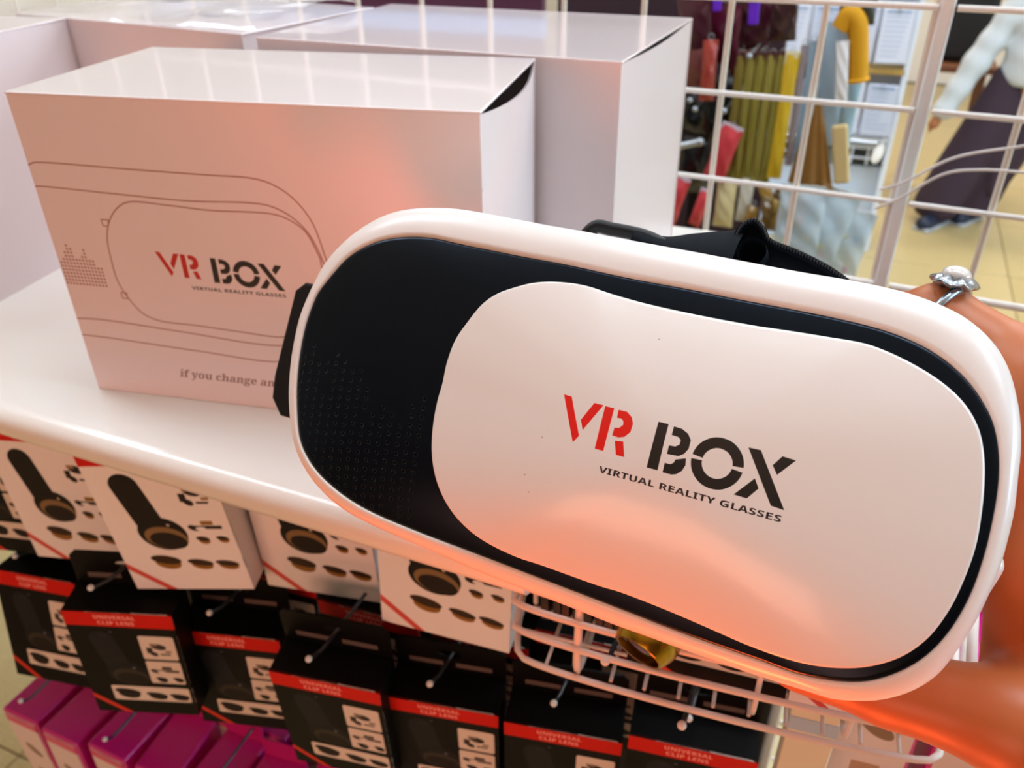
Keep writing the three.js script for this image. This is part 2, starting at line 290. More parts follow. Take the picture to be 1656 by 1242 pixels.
  const plateMap = canvasTexture(pw, ph, (c) => {
    c.fillStyle = '#ebe5e1'; c.fillRect(0, 0, pw, ph);
    drawMark(c, (x) => ((4 + (x - 4) * 0.985) / 1000 + 0.07) * 12000, (y) => (0.045 - (1 + (y - 1) * 0.985) / 1000) * 12000, '#e3170f', '#131112');
    c.fillStyle = 'rgba(120,80,70,0.5)';
    [[-27.5, -3.6], [-5, 27], [-28, -18], [-30, -14]].forEach(([x, y]) => { c.beginPath(); c.ellipse((x / 1000 + 0.07) * 12000, (0.045 - y / 1000) * 12000, 3, 2, 0.4, 0, 7); c.fill(); });
  });
  part(t, 'face_plate', gridSurface(pr, { closeU: true, uv: uvPlane(-0.07, -0.045, 0.15, 0.09) }), phys('#ffffff', 0.3, { map: plateMap, clearcoat: 0.35, clearcoatRoughness: 0.12 }));
  // strap loop at the far end
  const blackPlastic = phys('#0c0c0e', 0.45, { specularIntensity: 0.6 });
  const loopShape = new THREE.Shape();
  const lp = [[-0.1505, 0.0215], [-0.1475, 0.0245], [-0.118, 0.0245], [-0.118, -0.0222], [-0.1445, -0.0222], [-0.1492, -0.0175], [-0.1505, -0.010]];
  lp.forEach((p, i) => loopShape[i ? 'lineTo' : 'moveTo'](p[0], p[1])); loopShape.closePath();
  const lg = new THREE.ExtrudeGeometry(loopShape, { depth: 0.004, bevelEnabled: true, bevelThickness: 0.0012, bevelSize: 0.0012, bevelSegments: 3 }); lg.translate(0, 0, -0.046);
  const lb = new THREE.ExtrudeGeometry(loopShape, { depth: 0.005, bevelEnabled: false }); lb.scale(0.985, 0.94, 1); lb.translate(0, 0, -0.0525);
  part(t, 'side_strap_loop', mergeGeometries([lg, lb]), blackPlastic, 'black plastic strap loop at the end of the shell');
  // loop for the top strap
  const bar = tube([V(-0.0495, 0.048, -0.047), V(-0.0495, 0.0585, -0.047), V(-0.0465, 0.0632, -0.047), V(-0.041, 0.0632, -0.047), V(-0.03, 0.0626, -0.047), V(-0.024, 0.0610, -0.047), V(-0.018, 0.058, -0.047), V(-0.016, 0.048, -0.047)], 0.0022, 60, 10);
  bar.scale(1, 1, 1); part(t, 'top_strap_loop', bar, blackPlastic);
  // woven elastic strap folded over the loop
  const weave = canvasTexture(256, 256, (c) => { c.fillStyle = '#7f7f7f'; c.fillRect(0, 0, 256, 256); for (let i = 0; i < 32; i++) for (let j = 0; j < 16; j++) { c.fillStyle = (i + j) % 2 ? '#ffffff' : '#303030'; c.fillRect(i * 8 + 1, j * 16 + (i % 2) * 8, 6, 13); } }, false);
  weave.wrapS = weave.wrapT = THREE.RepeatWrapping; weave.repeat.set(8, 3);
  const cloth = phys('#070707', 0.95, { specularIntensity: 0.25, bumpMap: weave, bumpScale: 0.00012, specularIntensity: 0.7, specularColor: new THREE.Color('#a9c6ea') });  // bluish specular tint repeats the cool reflection put into the inlay
  const lerp3 = (a, b, t) => a.clone().lerp(b, t);
  const lowC = new THREE.CatmullRomCurve3([V(-0.0325, 0.0545, -0.044), V(-0.022, 0.0525, -0.040), V(-0.010, 0.051, -0.037), V(0.0005, 0.0505, -0.035)]);
  const topC = new THREE.CatmullRomCurve3([V(-0.0325, 0.0648, -0.048), V(-0.0245, 0.0645, -0.051), V(-0.0165, 0.0675, -0.054), V(-0.0015, 0.0722, -0.058)]);
  const st = [];
  for (let i = 0; i <= 24; i++) { const a = lowC.getPoint(i / 24), b = topC.getPoint(i / 24), r = []; for (let j = 0; j <= 10; j++) { const p = lerp3(a, b, j / 10), s = Math.sin(Math.PI * j / 10); p.z += 0.004 * s; p.y += 0.0012 * s; r.push(p); }
    for (let j = 0; j <= 10; j++) { const p = lerp3(b, a, j / 10); p.z -= 0.003 + 0.004 * Math.sin(Math.PI * j / 10); r.push(p); } r.push(r[0].clone()); st.push(r); }
  const prof = [V(-0.002, 0.0505, 0), V(-0.003, 0.060, 0), V(-0.0024, 0.0705, 0), V(0.0008, 0.0733, 0), V(0.0042, 0.0712, 0), V(0.0066, 0.0682, 0), V(0.0155, 0.0658, 0), V(0.026, 0.0622, 0), V(0.040, 0.0545, 0), V(0.052, 0.046, 0)];
  const pc = new THREE.CatmullRomCurve3(prof, false, 'centripetal'), fold = [];
  const NP = 60, front = [], back = [];
  for (let i = 0; i <= NP; i++) { const p = pc.getPoint(i / NP), tg = pc.getTangent(i / NP), n = V(-tg.y, tg.x, 0).multiplyScalar(0.0009); front.push([p.clone().add(n), p.clone().sub(n)]); }
  const loopRows = front.map(([o, n]) => { const r = []; for (let j = 0; j <= 8; j++) r.push(V(o.x, o.y, -0.0515 - 0.03 * j / 8)); for (let j = 8; j >= 0; j--) r.push(V(n.x, n.y, -0.0515 - 0.03 * j / 8)); r.push(r[0].clone()); return r; });
  const face = [];          // the face of the folded strap that hangs down behind the shell
  for (let i = 0; i <= 40; i++) { const p = pc.getPoint(0.12 + 0.88 * i / 40), r = []; for (let j = 0; j <= 8; j++) r.push(V(p.x - 0.0015 * j / 8, p.y + (0.040 - p.y) * j / 8, -0.0535 - 0.010 * j / 8 + 0.004 * Math.sin(Math.PI * j / 8))); face.push(r); }
  const roll = tube([V(0.0035, 0.063, -0.046), V(0.0038, 0.0628, -0.060), V(0.004, 0.0625, -0.078)], 0.0042, 12, 20);
  const rib = []; // stitched near edge: fine cross stitches
  for (let i = 0; i < 90; i++) { const p = pc.getPointAt(i / 90); const s = new THREE.SphereGeometry(0.0006, 6, 4); s.scale(0.6, 1.3, 1); s.translate(p.x, p.y + 0.0004, -0.0514); rib.push(s); }
  const strap = part(t, 'elastic_strap', mergeGeometries([gridSurface(st), gridSurface(loopRows), gridSurface(face), roll]), cloth);
  part(strap, 'stitching', mergeGeometries(rib), std('#2a2a2c', 0.8));
  // white strap mount on the near side
  const mount = new RoundedBoxGeometry(0.012, 0.026, 0.014, 4, 0.0045); mount.rotateZ(-0.28); mount.translate(0.0752, -0.0155, -0.039);
  part(t, 'side_mount', mount, white);
}

// ---------------------------------------------------------------- hand and forearm that hold the headset
{
  const t = thing('person', 'bare hand and forearm gripping the end of the headset, silver ring on one finger', 'person');
  placeLocal(t);
  const skinTex = canvasTexture(512, 512, (c) => { c.fillStyle = '#808080'; c.fillRect(0, 0, 512, 512); for (let i = 0; i < 9000; i++) { c.fillStyle = rnd() < 0.5 ? 'rgba(40,40,40,0.25)' : 'rgba(220,220,220,0.2)'; c.fillRect(rnd() * 512, rnd() * 512, 1 + rnd() * 4, 1 + rnd() * 2); } }, false);
  const skin = phys('#bd6838', 0.42, { sheen: 0.2, sheenColor: new THREE.Color('#ff9a70'), sheenRoughness: 0.5 });
  // joints: [u, v, n, radius]
  const W = [0.150, -0.046, -0.098, 0.026], EL = [0.335, -0.175, 0.03, 0.042];
  const fingers = [
    [[0.0870, 0.0410, -0.062, 0.0128], [0.0570, 0.0568, -0.070, 0.0100], [0.035, 0.0500, -0.0865, 0.0088], [0.013, 0.042, -0.091, 0.0074]],
    [[0.108, 0.027, -0.079, 0.0125], [0.058, 0.060, -0.090, 0.0100], [0.029, 0.055, -0.096, 0.0088], [0.008, 0.046, -0.101, 0.0075]],
    [[0.112, 0.017, -0.099, 0.0120], [0.066, 0.050, -0.110, 0.0096], [0.038, 0.043, -0.113, 0.0085], [0.018, 0.033, -0.114, 0.0072]],
    [[0.114, 0.003, -0.117, 0.0108], [0.080, 0.032, -0.127, 0.0084], [0.060, 0.026, -0.128, 0.0074], [0.045, 0.016, -0.127, 0.0064]],
  ];
  const thumb = [[0.122, -0.036, -0.080, 0.0190], [0.0985, -0.0490, -0.062, 0.0138], [0.068, -0.0510, -0.066, 0.0110], [0.043, -0.0530, -0.067, 0.0090]];
  const arm = (x, y, z) => {
    let d = capsule(x, y, z, W, EL, W[3], EL[3]);
    let palm = 1;
    fingers.forEach((f, i) => { palm = smin(palm, capsule(x, y, z, W, f[0], 0.021, f[0][3] + 0.003), 0.016); });
    palm = smin(palm, capsule(x, y, z, [0.148, -0.045, -0.09], thumb[0], 0.023, 0.020), 0.018);
    palm = smin(palm, capsule(x, y, z, thumb[0], [0.1015, -0.006, -0.068], 0.0175, 0.0165), 0.012);
    palm = smin(palm, capsule(x, y, z, [0.104, -0.045, -0.086], [0.102, -0.008, -0.074], 0.0125, 0.0150), 0.012);
    palm = smin(palm, capsule(x, y, z, [0.1015, -0.006, -0.068], fingers[0][0], 0.0155, 0.012), 0.012);
    d = smin(d, palm, 0.02);
    fingers.forEach((f) => {
      let q = capsule(x, y, z, f[0], f[1], f[0][3], f[1][3]);
      q = smin(q, capsule(x, y, z, f[1], f[2], f[1][3], f[2][3]), 0.004);
      q = smin(q, capsule(x, y, z, f[2], f[3], f[2][3], f[3][3]), 0.004);
      d = smin(d, q, 0.0045);
    });
    let q = capsule(x, y, z, thumb[0], thumb[1], thumb[0][3], thumb[1][3]);
    q = smin(q, capsule(x, y, z, thumb[1], thumb[2], thumb[1][3], thumb[2][3]), 0.006);
    q = smin(q, capsule(x, y, z, thumb[2], thumb[3], thumb[2][3], thumb[3][3]), 0.004);
    return smin(d, q, 0.008);
  };
  part(t, 'arm', surfaceNets(arm, [-0.01, -0.235, -0.145], [0.39, 0.085, 0.085], 0.0026), skin);
  // nails lie on the backs of the fingertips
  const ringAt = (s) => { const a = fingers[0][0], b = fingers[0][1]; return V(a[0] + (b[0] - a[0]) * s, a[1] + (b[1] - a[1]) * s, a[2] + (b[2] - a[2]) * s); };
  const rg = new THREE.Group(); rg.name = 'finger_ring'; t.add(rg);
  const c = ringAt(0.97), ax = ringAt(1).sub(ringAt(0)).normalize();
  rg.position.copy(c); rg.quaternion.setFromUnitVectors(V(0, 0, 1), ax);
  const silver = std('#aeb9c4', 0.25, { metalness: 0.9 });
  part(rg, 'band', new THREE.TorusGeometry(0.0116, 0.0012, 10, 48), silver);
  const up = V(0.1, 1, 0.35).normalize().applyQuaternion(rg.quaternion.clone().invert()), side = new THREE.Quaternion().setFromUnitVectors(V(0, 1, 0), up);
  const leaf = new THREE.SphereGeometry(0.0078, 28, 14); { const p = leaf.attributes.position; for (let i = 0; i < p.count; i++) { const a = Math.atan2(p.getZ(i), p.getX(i)), k = 1 + 0.10 * Math.sin(5 * a) + 0.06 * Math.sin(9 * a + 1); p.setXYZ(i, p.getX(i) * k * 1.3, p.getY(i) * 0.22 + 0.0006 * Math.sin(7 * a), p.getZ(i) * k * 0.8); } leaf.computeVertexNormals(); }
  leaf.translate(0, 0.0122, 0); leaf.applyQuaternion(side); part(rg, 'setting', leaf, silver);
  const dome = new THREE.SphereGeometry(0.0040, 24, 12); dome.scale(1.1, 0.65, 1); dome.translate(0.0006, 0.0142, 0); dome.applyQuaternion(side); part(rg, 'pearl', dome, phys('#e3d9d2', 0.2, { clearcoat: 0.6 }));
}

// ---------------------------------------------------------------- shelf, wire grid behind it
const SHELF_Y = 1.128, SHELF_F = -0.2115;
{
  const t = thing('display_shelf', 'glossy white display shelf with rounded front lip under the headset cartons', 'shelf', [0, 0, 0]);
  const s = new THREE.Shape();           // profile: x = depth forwards, y = height
  s.moveTo(-0.585, SHELF_Y); s.lineTo(SHELF_F - 0.012, SHELF_Y);
  s.bezierCurveTo(SHELF_F - 0.004, SHELF_Y, SHELF_F, SHELF_Y - 0.003, SHELF_F, SHELF_Y - 0.009);
  s.bezierCurveTo(SHELF_F, SHELF_Y - 0.015, SHELF_F - 0.004, SHELF_Y - 0.018, SHELF_F - 0.010, SHELF_Y - 0.018);
  s.lineTo(-0.585, SHELF_Y - 0.018); s.closePath();
  const g = new THREE.ExtrudeGeometry(s, { depth: 1.35, bevelEnabled: false, curveSegments: 12, steps: 1 });
  g.rotateY(-Math.PI / 2); g.translate(-0.088, 0, 0);       // profile x -> world z, length runs towards -x
  const bp = thing('added_dark_panel', 'added dark panel under the shelf, standing in for the shade there', 'panel');
  part(bp, 'board', box(1.07, 1.06, 0.012, -0.515, 0.56, -0.572, 0.003), std('#0d0c0d', 0.8));  // dark sheet added in place of the deep shade under the shelf
  part(t, 'board', g, phys('#f3efe8', 0.22, { clearcoat: 0.4, clearcoatRoughness: 0.1 }));
  for (const x of [-1.30, -0.70, -0.14]) part(t, 'bracket', box(0.006, 0.05, 0.24, x, SHELF_Y - 0.0435, -0.44, 0.002), std('#efebe4', 0.4));
}
const GRID = V(-0.102, 1.2811, -0.6058), GD = V(0.9986, 0, 0.0531);
const gridAt = (i, y, off = 0) => V(GRID.x + GD.x * (i * 0.06 + off), y, GRID.z + GD.z * (i * 0.06 + off));
{
  const wireMat = std('#ece3d6', 0.42), wh = std('#f1efec', 0.4);
  const t = thing('wire_grid_panel', 'white wire grid panel standing behind the shelf and cartons', 'grid panel');
  for (let i = -19; i <= 2; i++) { const o = i >= 2 ? 0.003 : 0; part(t, 'upright_wire', rod(gridAt(i, 0.52, o), gridAt(i, 1.96, o), 0.0021), wireMat); }
  for (let j = -11; j <= 12; j++) { const y = GRID.y - j * 0.06; const a = gridAt(-19, y, -0.02), b = gridAt(2, y, 0.004); a.z += 0.003; b.z += 0.003; part(t, 'cross_wire', rod(a, b, j === 3 ? 0.0027 : 0.0019), wh); }
  const p = gridAt(2, 1.25, 0.0085); const post = box(0.0085, 1.5, 0.0085, p.x, 1.25, p.z, 0.002); part(t, 'post', post, std('#f4fbff', 0.35));
  const t2 = thing('wire_grid_panel', 'white wire grid panel continuing to the right of the post', 'grid panel');
  for (let i = 3; i <= 10; i++) part(t2, 'upright_wire', rod(gridAt(i, 0.52, 0.003), gridAt(i, 1.96, 0.003), 0.0021), wireMat);
  for (let j = -11; j <= 12; j++) { const y = GRID.y - j * 0.06; const a = gridAt(2, y, 0.014), b = gridAt(10, y, 0.02); a.z += 0.003; b.z += 0.003; part(t2, 'cross_wire', rod(a, b, j === 3 ? 0.0027 : 0.0019), wh); }
  const thread = std('#e8e2e0', 0.4);
  tag(part(scene, numbered('nylon_thread'), tube([gridAt(1.9, 1.171).add(V(0, 0, 0.012)), gridAt(2.1, 1.178).add(V(0, 0, 0.016)), V(0.05, 1.197, -0.584), V(0.087, 1.2085, -0.584), gridAt(3.8, 1.222).add(V(0, 0, 0.010))], 0.0009, 60, 6), thread), 'pale plastic thread looped over the grid, upper of the two by the post', 'thread');
  tag(part(scene, numbered('nylon_thread'), tube([gridAt(1.9, 1.158).add(V(0, 0, 0.012)), gridAt(2.1, 1.168).add(V(0, 0, 0.018)), V(0.047, 1.189, -0.576), V(0.066, 1.194, -0.574), V(0.09, 1.195, -0.574), gridAt(3.8, 1.194).add(V(0, 0, 0.012))], 0.0009, 60, 6), thread), 'pale plastic thread looped over the grid, lower of the two by the post', 'thread');
}

// ---------------------------------------------------------------- headset cartons on the shelf
const paper = phys('#ecdfe0', 0.42, { clearcoat: 0.25, clearcoatRoughness: 0.3 }), gloss = phys('#ecdfe0', 0.3, { clearcoat: 1, clearcoatRoughness: 0.05, ior: 1.8 }), inside = std('#e0d3d1', 0.9);
// panels of a folded carton; bow pushes the top of the right panel outwards so that the lid gapes
function carton(t, w, h, d, { front, bow = 0, lid = gloss, gap = 0 }) {
  const k = 0.0012;
  const fg = new RoundedBoxGeometry(w, h, k, 1, 0.0005); fg.translate(0, h / 2, -k / 2);
  part(t, 'front_panel', fg, front ?? paper);
  part(t, 'rear_panel', box(w, h, k, 0, h / 2, -d + k / 2), paper);
  part(t, 'base_panel', box(w - 2 * k, k, d - 2 * k, 0, k / 2 + 0.0004, -d / 2), inside);
  part(t, 'end_panel', box(k, h - 0.001, d - 2 * k, -w / 2 + k / 2, h / 2, -d / 2), paper);
  const rows = [];
  for (let i = 0; i <= 16; i++) { const y = h * i / 16 * (1 - gap), r = []; for (let j = 0; j <= 16; j++) { const s = j / 16, b = bow * Math.pow(i / 16, 1.5) * Math.sin(Math.PI * Math.pow(s, 0.85)); r.push(V(w / 2 - k * 0.4 + b, y - b * 0.25, -k * 0.5 - s * (d - k))); } rows.push(r); }
  const inner = rows.map((r) => r.map((p) => p.clone().add(V(-0.0008, 0, 0))));
  part(t, 'end_panel', mergeGeometries([gridSurface(rows, { flip: true }), gridSurface(inner)]), paper);
  const lg = new RoundedBoxGeometry(w + 0.0006, k, d, 1, 0.0005); lg.translate(0, h + k / 2 - 0.0004, -d / 2 + 0.0003);
  part(t, 'lid', lg, lid);
  part(t, 'lid_tuck', box(w - 0.006, h * 0.55, k * 0.7, 0, h * 0.72, -d + k * 2.2), inside);

}
const printMat = phys('#ffffff', 0.42, { clearcoat: 0.25, clearcoatRoughness: 0.3 });
printMat.map = canvasTexture(1651, 1171, (c, W, H) => {
  const k = 8, P = (s) => { const a = s.split(' ').map(Number), p = []; for (let i = 0; i < a.length; i += 2) p.push([a[i] * k, a[i + 1] * k]); return p; };
  c.fillStyle = '#ecdfe0'; c.fillRect(0, 0, W, H);
  const curve = (s, close) => { const p = P(s); const q = new THREE.CatmullRomCurve3(p.map(([x, y]) => V(x, y, 0)), false, 'centripetal').getPoints(160); c.beginPath(); q.forEach((v, i) => c[i ? 'lineTo' : 'moveTo'](v.x, v.y)); if (close) c.closePath(); c.stroke(); };
  c.strokeStyle = '#a36c64'; c.lineWidth = 4.6;
  curve('0 30.5 3 29.2 7.7 28.8 48.6 29.5 87.9 30.0 107.1 30.2 116.2 32.3 124.5 37.6 131.6 47.4 135.9 64.1 138.5 76 138 88 133 101 122 112 106 118.5 62.4 117.4 15.6 115.2 0 114.9');
  curve('0 39.9 5.6 39.8 45.2 41.2 75.2 42.0 105.0 41.0 113.4 41.8 121.6 45.3 128.9 52.2 134.0 64.2 136 75 135.2 86 130 97 120 106 105.8 109.9 53.0 107.4 12.4 105.3 0 105.9');
  curve('133.2 64 128.1 52.3 121.2 47.3 113.9 45.3 84.4 45.6 64.8 44.6 46.6 44.2 40.7 46.5 34.0 53.2 29.9 62.3 28.8 74.2 29.2 84.1 32.6 92.7 37.7 99.4 45.0 102.6 65.7 103.4 87.9 104.5 108.8 105.0 120 101 129 91 133.5 78 133.2 64');
  c.lineWidth = 4; c.lineJoin = 'round';
  for (const s of ['33 53.4 29.4 53.5 29.6 56.4 32.2 56.5', '31.9 89.4 29.0 89.5 29.3 92.4 32.1 92.4']) { const p = P(s); c.beginPath(); p.forEach(([x, y], i) => c[i ? 'lineTo' : 'moveTo'](x, y)); c.closePath(); c.stroke(); }
  c.fillStyle = '#a06a62';
  const cols = [7, 8, 10, 12, 11, 8, 8, 9, 11, 8, 8, 6, 6];
  cols.forEach((n, i) => { for (let j = 0; j < n; j++) { c.beginPath(); c.ellipse((1.6 + i * 1.72) * k, (86.8 - j * 1.75) * k, 4.4, 4.4, 0, 0, 7); c.fill(); } });
  drawMark(c, (x) => (52.7 + (x + 24.9) * 1.057) * k, (y) => (67.0 + (8.4 - y) * 1.05) * k, '#c2201a', '#1b1516');
  c.fillStyle = '#8d625b'; c.font = 'italic bold 46px serif'; c.textBaseline = 'alphabetic'; c.save(); c.translate(49.3 * k, 133.2 * k);
  c.scale(438 / c.measureText('if you change and').width, 1); c.fillText('if you change and', 0, 0); c.restore();
});
{
  const g = thing('headset_carton', 'nearest pale carton, printed with a headset line drawing and red and black letters', 'box', [-0.3393, SHELF_Y, -0.2484], [0, 0.1908, 0], 'headset cartons on the shelf');
  const w = 0.2064, h = 0.1464; g.position.x += Math.cos(0.1908) * w / 2; g.position.z -= Math.sin(0.1908) * w / 2;
  carton(g, w, h, 0.109, { front: printMat, bow: 0.0065, gap: 0.004 });
  const b = thing('headset_carton', 'plain pale carton against the wire grid, right behind the printed one', 'box', [-0.2214, SHELF_Y, -0.4], [0, 0, 0], 'headset cartons on the shelf');
  carton(b, 0.2122, 0.1464, 0.150, { bow: 0.003, gap: 0.002 });
  const e = thing('headset_carton', 'greyish carton at the back left, under the crumpled clear wrap', 'box', [-0.4452, SHELF_Y, -0.4165], [0, -0.1, 0], 'headset cartons on the shelf');
  carton(e, 0.2064, 0.1464, 0.125, {});
  const d = thing('headset_carton', 'carton at the left edge of the photo, showing only its shaded end', 'box', [-0.578, SHELF_Y, -0.279], [0, 0.15, 0], 'headset cartons on the shelf');
  carton(d, 0.2064, 0.1464, 0.128, { bow: 0.0008 });
  // crumpled clear wrap on top of the two left cartons
  const rows = [], s0 = seed; seed = 41;
  const ph = Array.from({ length: 8 }, () => [rr(10, 60), rr(10, 60), rr(0, 6), rr(0.4, 1)]);
  for (let i = 0; i <= 60; i++) { const r = []; for (let j = 0; j <= 80; j++) {
    const x = -0.62 + 0.275 * j / 80, z = -0.545 + 0.135 * i / 60; let n = 0; ph.forEach(([a, b2, c2, m]) => { n += m * (1 - Math.abs(Math.sin(a * x + b2 * z + c2))); });
    r.push(V(x + 0.02 * Math.sin(z * 60), SHELF_Y + 0.1464 + 0.0022 + 0.0035 * n * Math.sin(Math.PI * i / 60) ** 0.5, z));
  } rows.push(r); }
  seed = s0;
  const wrap = phys('#ffffff', 0.12, { transmission: 0.82, thickness: 0, specularIntensity: 1 });
  tag(part(scene, numbered('plastic_wrap'), gridSurface(rows, { flip: false }), wrap), 'crumpled clear plastic wrap lying on the back left cartons', 'wrap');
}

// ---------------------------------------------------------------- lens kit boxes that hang under the shelf
// printed front, 0..1 across and down
function kitFront(dark) {
  return canvasTexture(480, 720, (c, W, H) => {
    const X = (u) => u * W, Y = (v) => v * H;
    const ink = dark ? '#0a0909' : '#faf6f5', card = dark ? '#e6d9cd' : '#faf6f5';
    c.fillStyle = ink; c.fillRect(0, 0, W, H);
    c.fillStyle = '#d3190f'; c.fillRect(0, 0, W, Y(0.125));
    c.fillStyle = 'rgba(255,190,180,0.9)'; c.font = 'bold 34px sans-serif'; c.textAlign = 'center'; c.textBaseline = 'middle';
    c.fillText('UNIVERSAL', X(0.47), Y(0.04)); c.fillText('CLIP LENS', X(0.47), Y(0.09));
    // clip with its big lens
    c.lineCap = 'round'; c.strokeStyle = dark ? '#1f2024' : '#1b1817'; c.lineWidth = X(0.235); c.beginPath(); c.moveTo(X(0.285), Y(0.255)); c.lineTo(X(0.36), Y(0.50)); c.stroke();
    c.fillStyle = dark ? '#1b1c20' : '#191615'; c.beginPath(); c.ellipse(X(0.43), Y(0.585), X(0.20), Y(0.115), 0.18, 0, 7); c.fill();
    c.fillStyle = dark ? '#3a332c' : '#8a6f49'; c.beginPath(); c.ellipse(X(0.445), Y(0.615), X(0.175), Y(0.078), 0.18, 0, 7); c.fill();
    c.fillStyle = dark ? '#211d1b' : '#231c1a'; c.beginPath(); c.ellipse(X(0.455), Y(0.635), X(0.15), Y(0.058), 0.18, 0, 7); c.fill();
    c.fillStyle = dark ? '#6c7076' : '#b9aa98'; c.beginPath(); c.ellipse(X(0.50), Y(0.525), 7, 7, 0, 0, 7); c.fill();
    if (dark) { c.fillStyle = '#50545c'; c.fillRect(X(0.38), Y(0.17), 12, 9); c.fillStyle = '#26282d'; c.fillRect(X(0.27), Y(0.2), 40, 20); }
    const g1 = dark ? '#221d1c' : '#3a2a1c', g2 = dark ? '#2b2522' : '#96692a';
    const lens = (u, v, a, b) => { c.fillStyle = g2; c.beginPath(); c.ellipse(X(u) + 4, Y(v) + b * 0.6, a * 0.85, b * 1.05, 0.15, 0, 7); c.fill(); c.fillStyle = g1; c.beginPath(); c.ellipse(X(u), Y(v), a, b * 0.75, 0.15, 0, 7); c.fill(); };
    const panel = (x, y, w, h) => { c.fillStyle = card; c.beginPath(); c.roundRect(X(x), Y(y), X(w), Y(h), 10); c.fill(); };
    if (dark) { panel(0.63, 0.20, 0.33, 0.225); panel(0.63, 0.445, 0.33, 0.225); panel(0.21, 0.715, 0.76, 0.15); }
    const dk = dark ? '#3c3430' : '#2a211d';
    c.fillStyle = dk; c.beginPath(); c.ellipse(X(0.80), Y(0.30), 34, 20, 0.2, 0, 7); c.fill(); c.fillRect(X(0.68), Y(0.31), 26, 40); c.beginPath(); c.ellipse(X(0.74), Y(0.37), 20, 14, 0.6, 0, 7); c.fill(); c.fillRect(X(0.80), Y(0.365), 46, 10);
    c.fillStyle = dark ? '#8b7a6b' : '#a5875f'; c.fillRect(X(0.72), Y(0.27), 34, 18); c.fillRect(X(0.85), Y(0.335), 28, 14);
    c.fillStyle = dk; c.beginPath(); c.ellipse(X(0.70), Y(0.545), 22, 13, 0.4, 0, 7); c.fill(); c.fillRect(X(0.70), Y(0.53), 110, 16); c.fillStyle = card; c.beginPath(); c.ellipse(X(0.755), Y(0.55), 20, 9, 0, 0, 7); c.fill();
    c.fillStyle = dark ? '#3a302b' : '#9a7434'; c.fillRect(X(0.77), Y(0.497), 46, 20);
    lens(0.74, 0.622, 26, 16); lens(0.90, 0.618, 24, 14);
    lens(0.36, 0.775, 60, 30); lens(0.64, 0.795, 50, 22); lens(0.86, 0.80, 46, 20);
    // diagonal stripe across the lower left corner
    c.strokeStyle = dark ? '#d83c2c' : '#dc5a52'; c.lineWidth = 26; c.lineCap = 'butt'; c.beginPath(); c.moveTo(X(-0.06), Y(0.79)); c.lineTo(X(0.36), Y(1.03)); c.stroke();
    c.fillStyle = dark ? '#0a0909' : '#faf6f5'; c.beginPath(); c.moveTo(0, Y(0.87)); c.lineTo(X(0.22), H); c.lineTo(0, H); c.fill();
  });
}
const kitMats = (dark) => {
  const side = phys(dark ? '#080808' : '#f3ecea', 0.5, { specularIntensity: dark ? 0.2 : 1 }), frontM = phys('#ffffff', 0.5, { map: kitFront(dark), specularIntensity: dark ? 0.25 : 0.4 });
  return { side, frontM, tab: phys('#ffffff', 0.5, { specularIntensity: 0.3, map: canvasTexture(256, 96, (c, W, H) => { c.fillStyle = dark ? '#080808' : '#faf6f5'; c.fillRect(0, 0, W, H); c.fillStyle = dark ? '#6e625c' : '#b8a49a'; c.fillRect(30, 60, 80, 14); c.fillRect(140, 60, 84, 14); }) }) };
};
const black = kitMats(true), whiteKit = kitMats(false);
// origin at the top front edge, middle
function kit(name, label, m, W, H, D, pos, rot, group, TH = 0.026) {
  const t = thing(name, label, 'box', pos, rot, group);
  part(t, 'carton', box(W, H, D, 0, -H / 2, -D / 2 - 0.0006), m.side);
  part(t, 'front_panel', box(W, H, 0.0012, 0, -H / 2, -0.0003), m.frontM);
  const s = new THREE.Shape(); s.moveTo(-W / 2, -0.002); s.lineTo(W / 2, -0.002); s.lineTo(W / 2, TH - 0.004); s.lineTo(W / 2 - 0.004, TH); s.lineTo(-W / 2 + 0.004, TH); s.lineTo(-W / 2, TH - 0.004); s.closePath();
  const hole = new THREE.Path(); hole.absellipse(0, 0.016, 0.007, 0.003, 0, Math.PI * 2, true); if (TH > 0.02) s.holes.push(hole);
  const g = new THREE.ExtrudeGeometry(s, { depth: 0.0012, bevelEnabled: false });
  const uv = g.attributes.uv, p = g.attributes.position; for (let i = 0; i < p.count; i++) uv.setXY(i, p.getX(i) / W + 0.5, (p.getY(i) + 0.002) / 0.028);
  g.translate(0, 0, -D - 0.001); part(t, 'hang_tab', g, m.tab);
  return t;
}
const steel = std('#aeb4ba', 0.3, { metalness: 0.9 }), darkSteel = std('#565a5e', 0.35, { metalness: 0.9 });
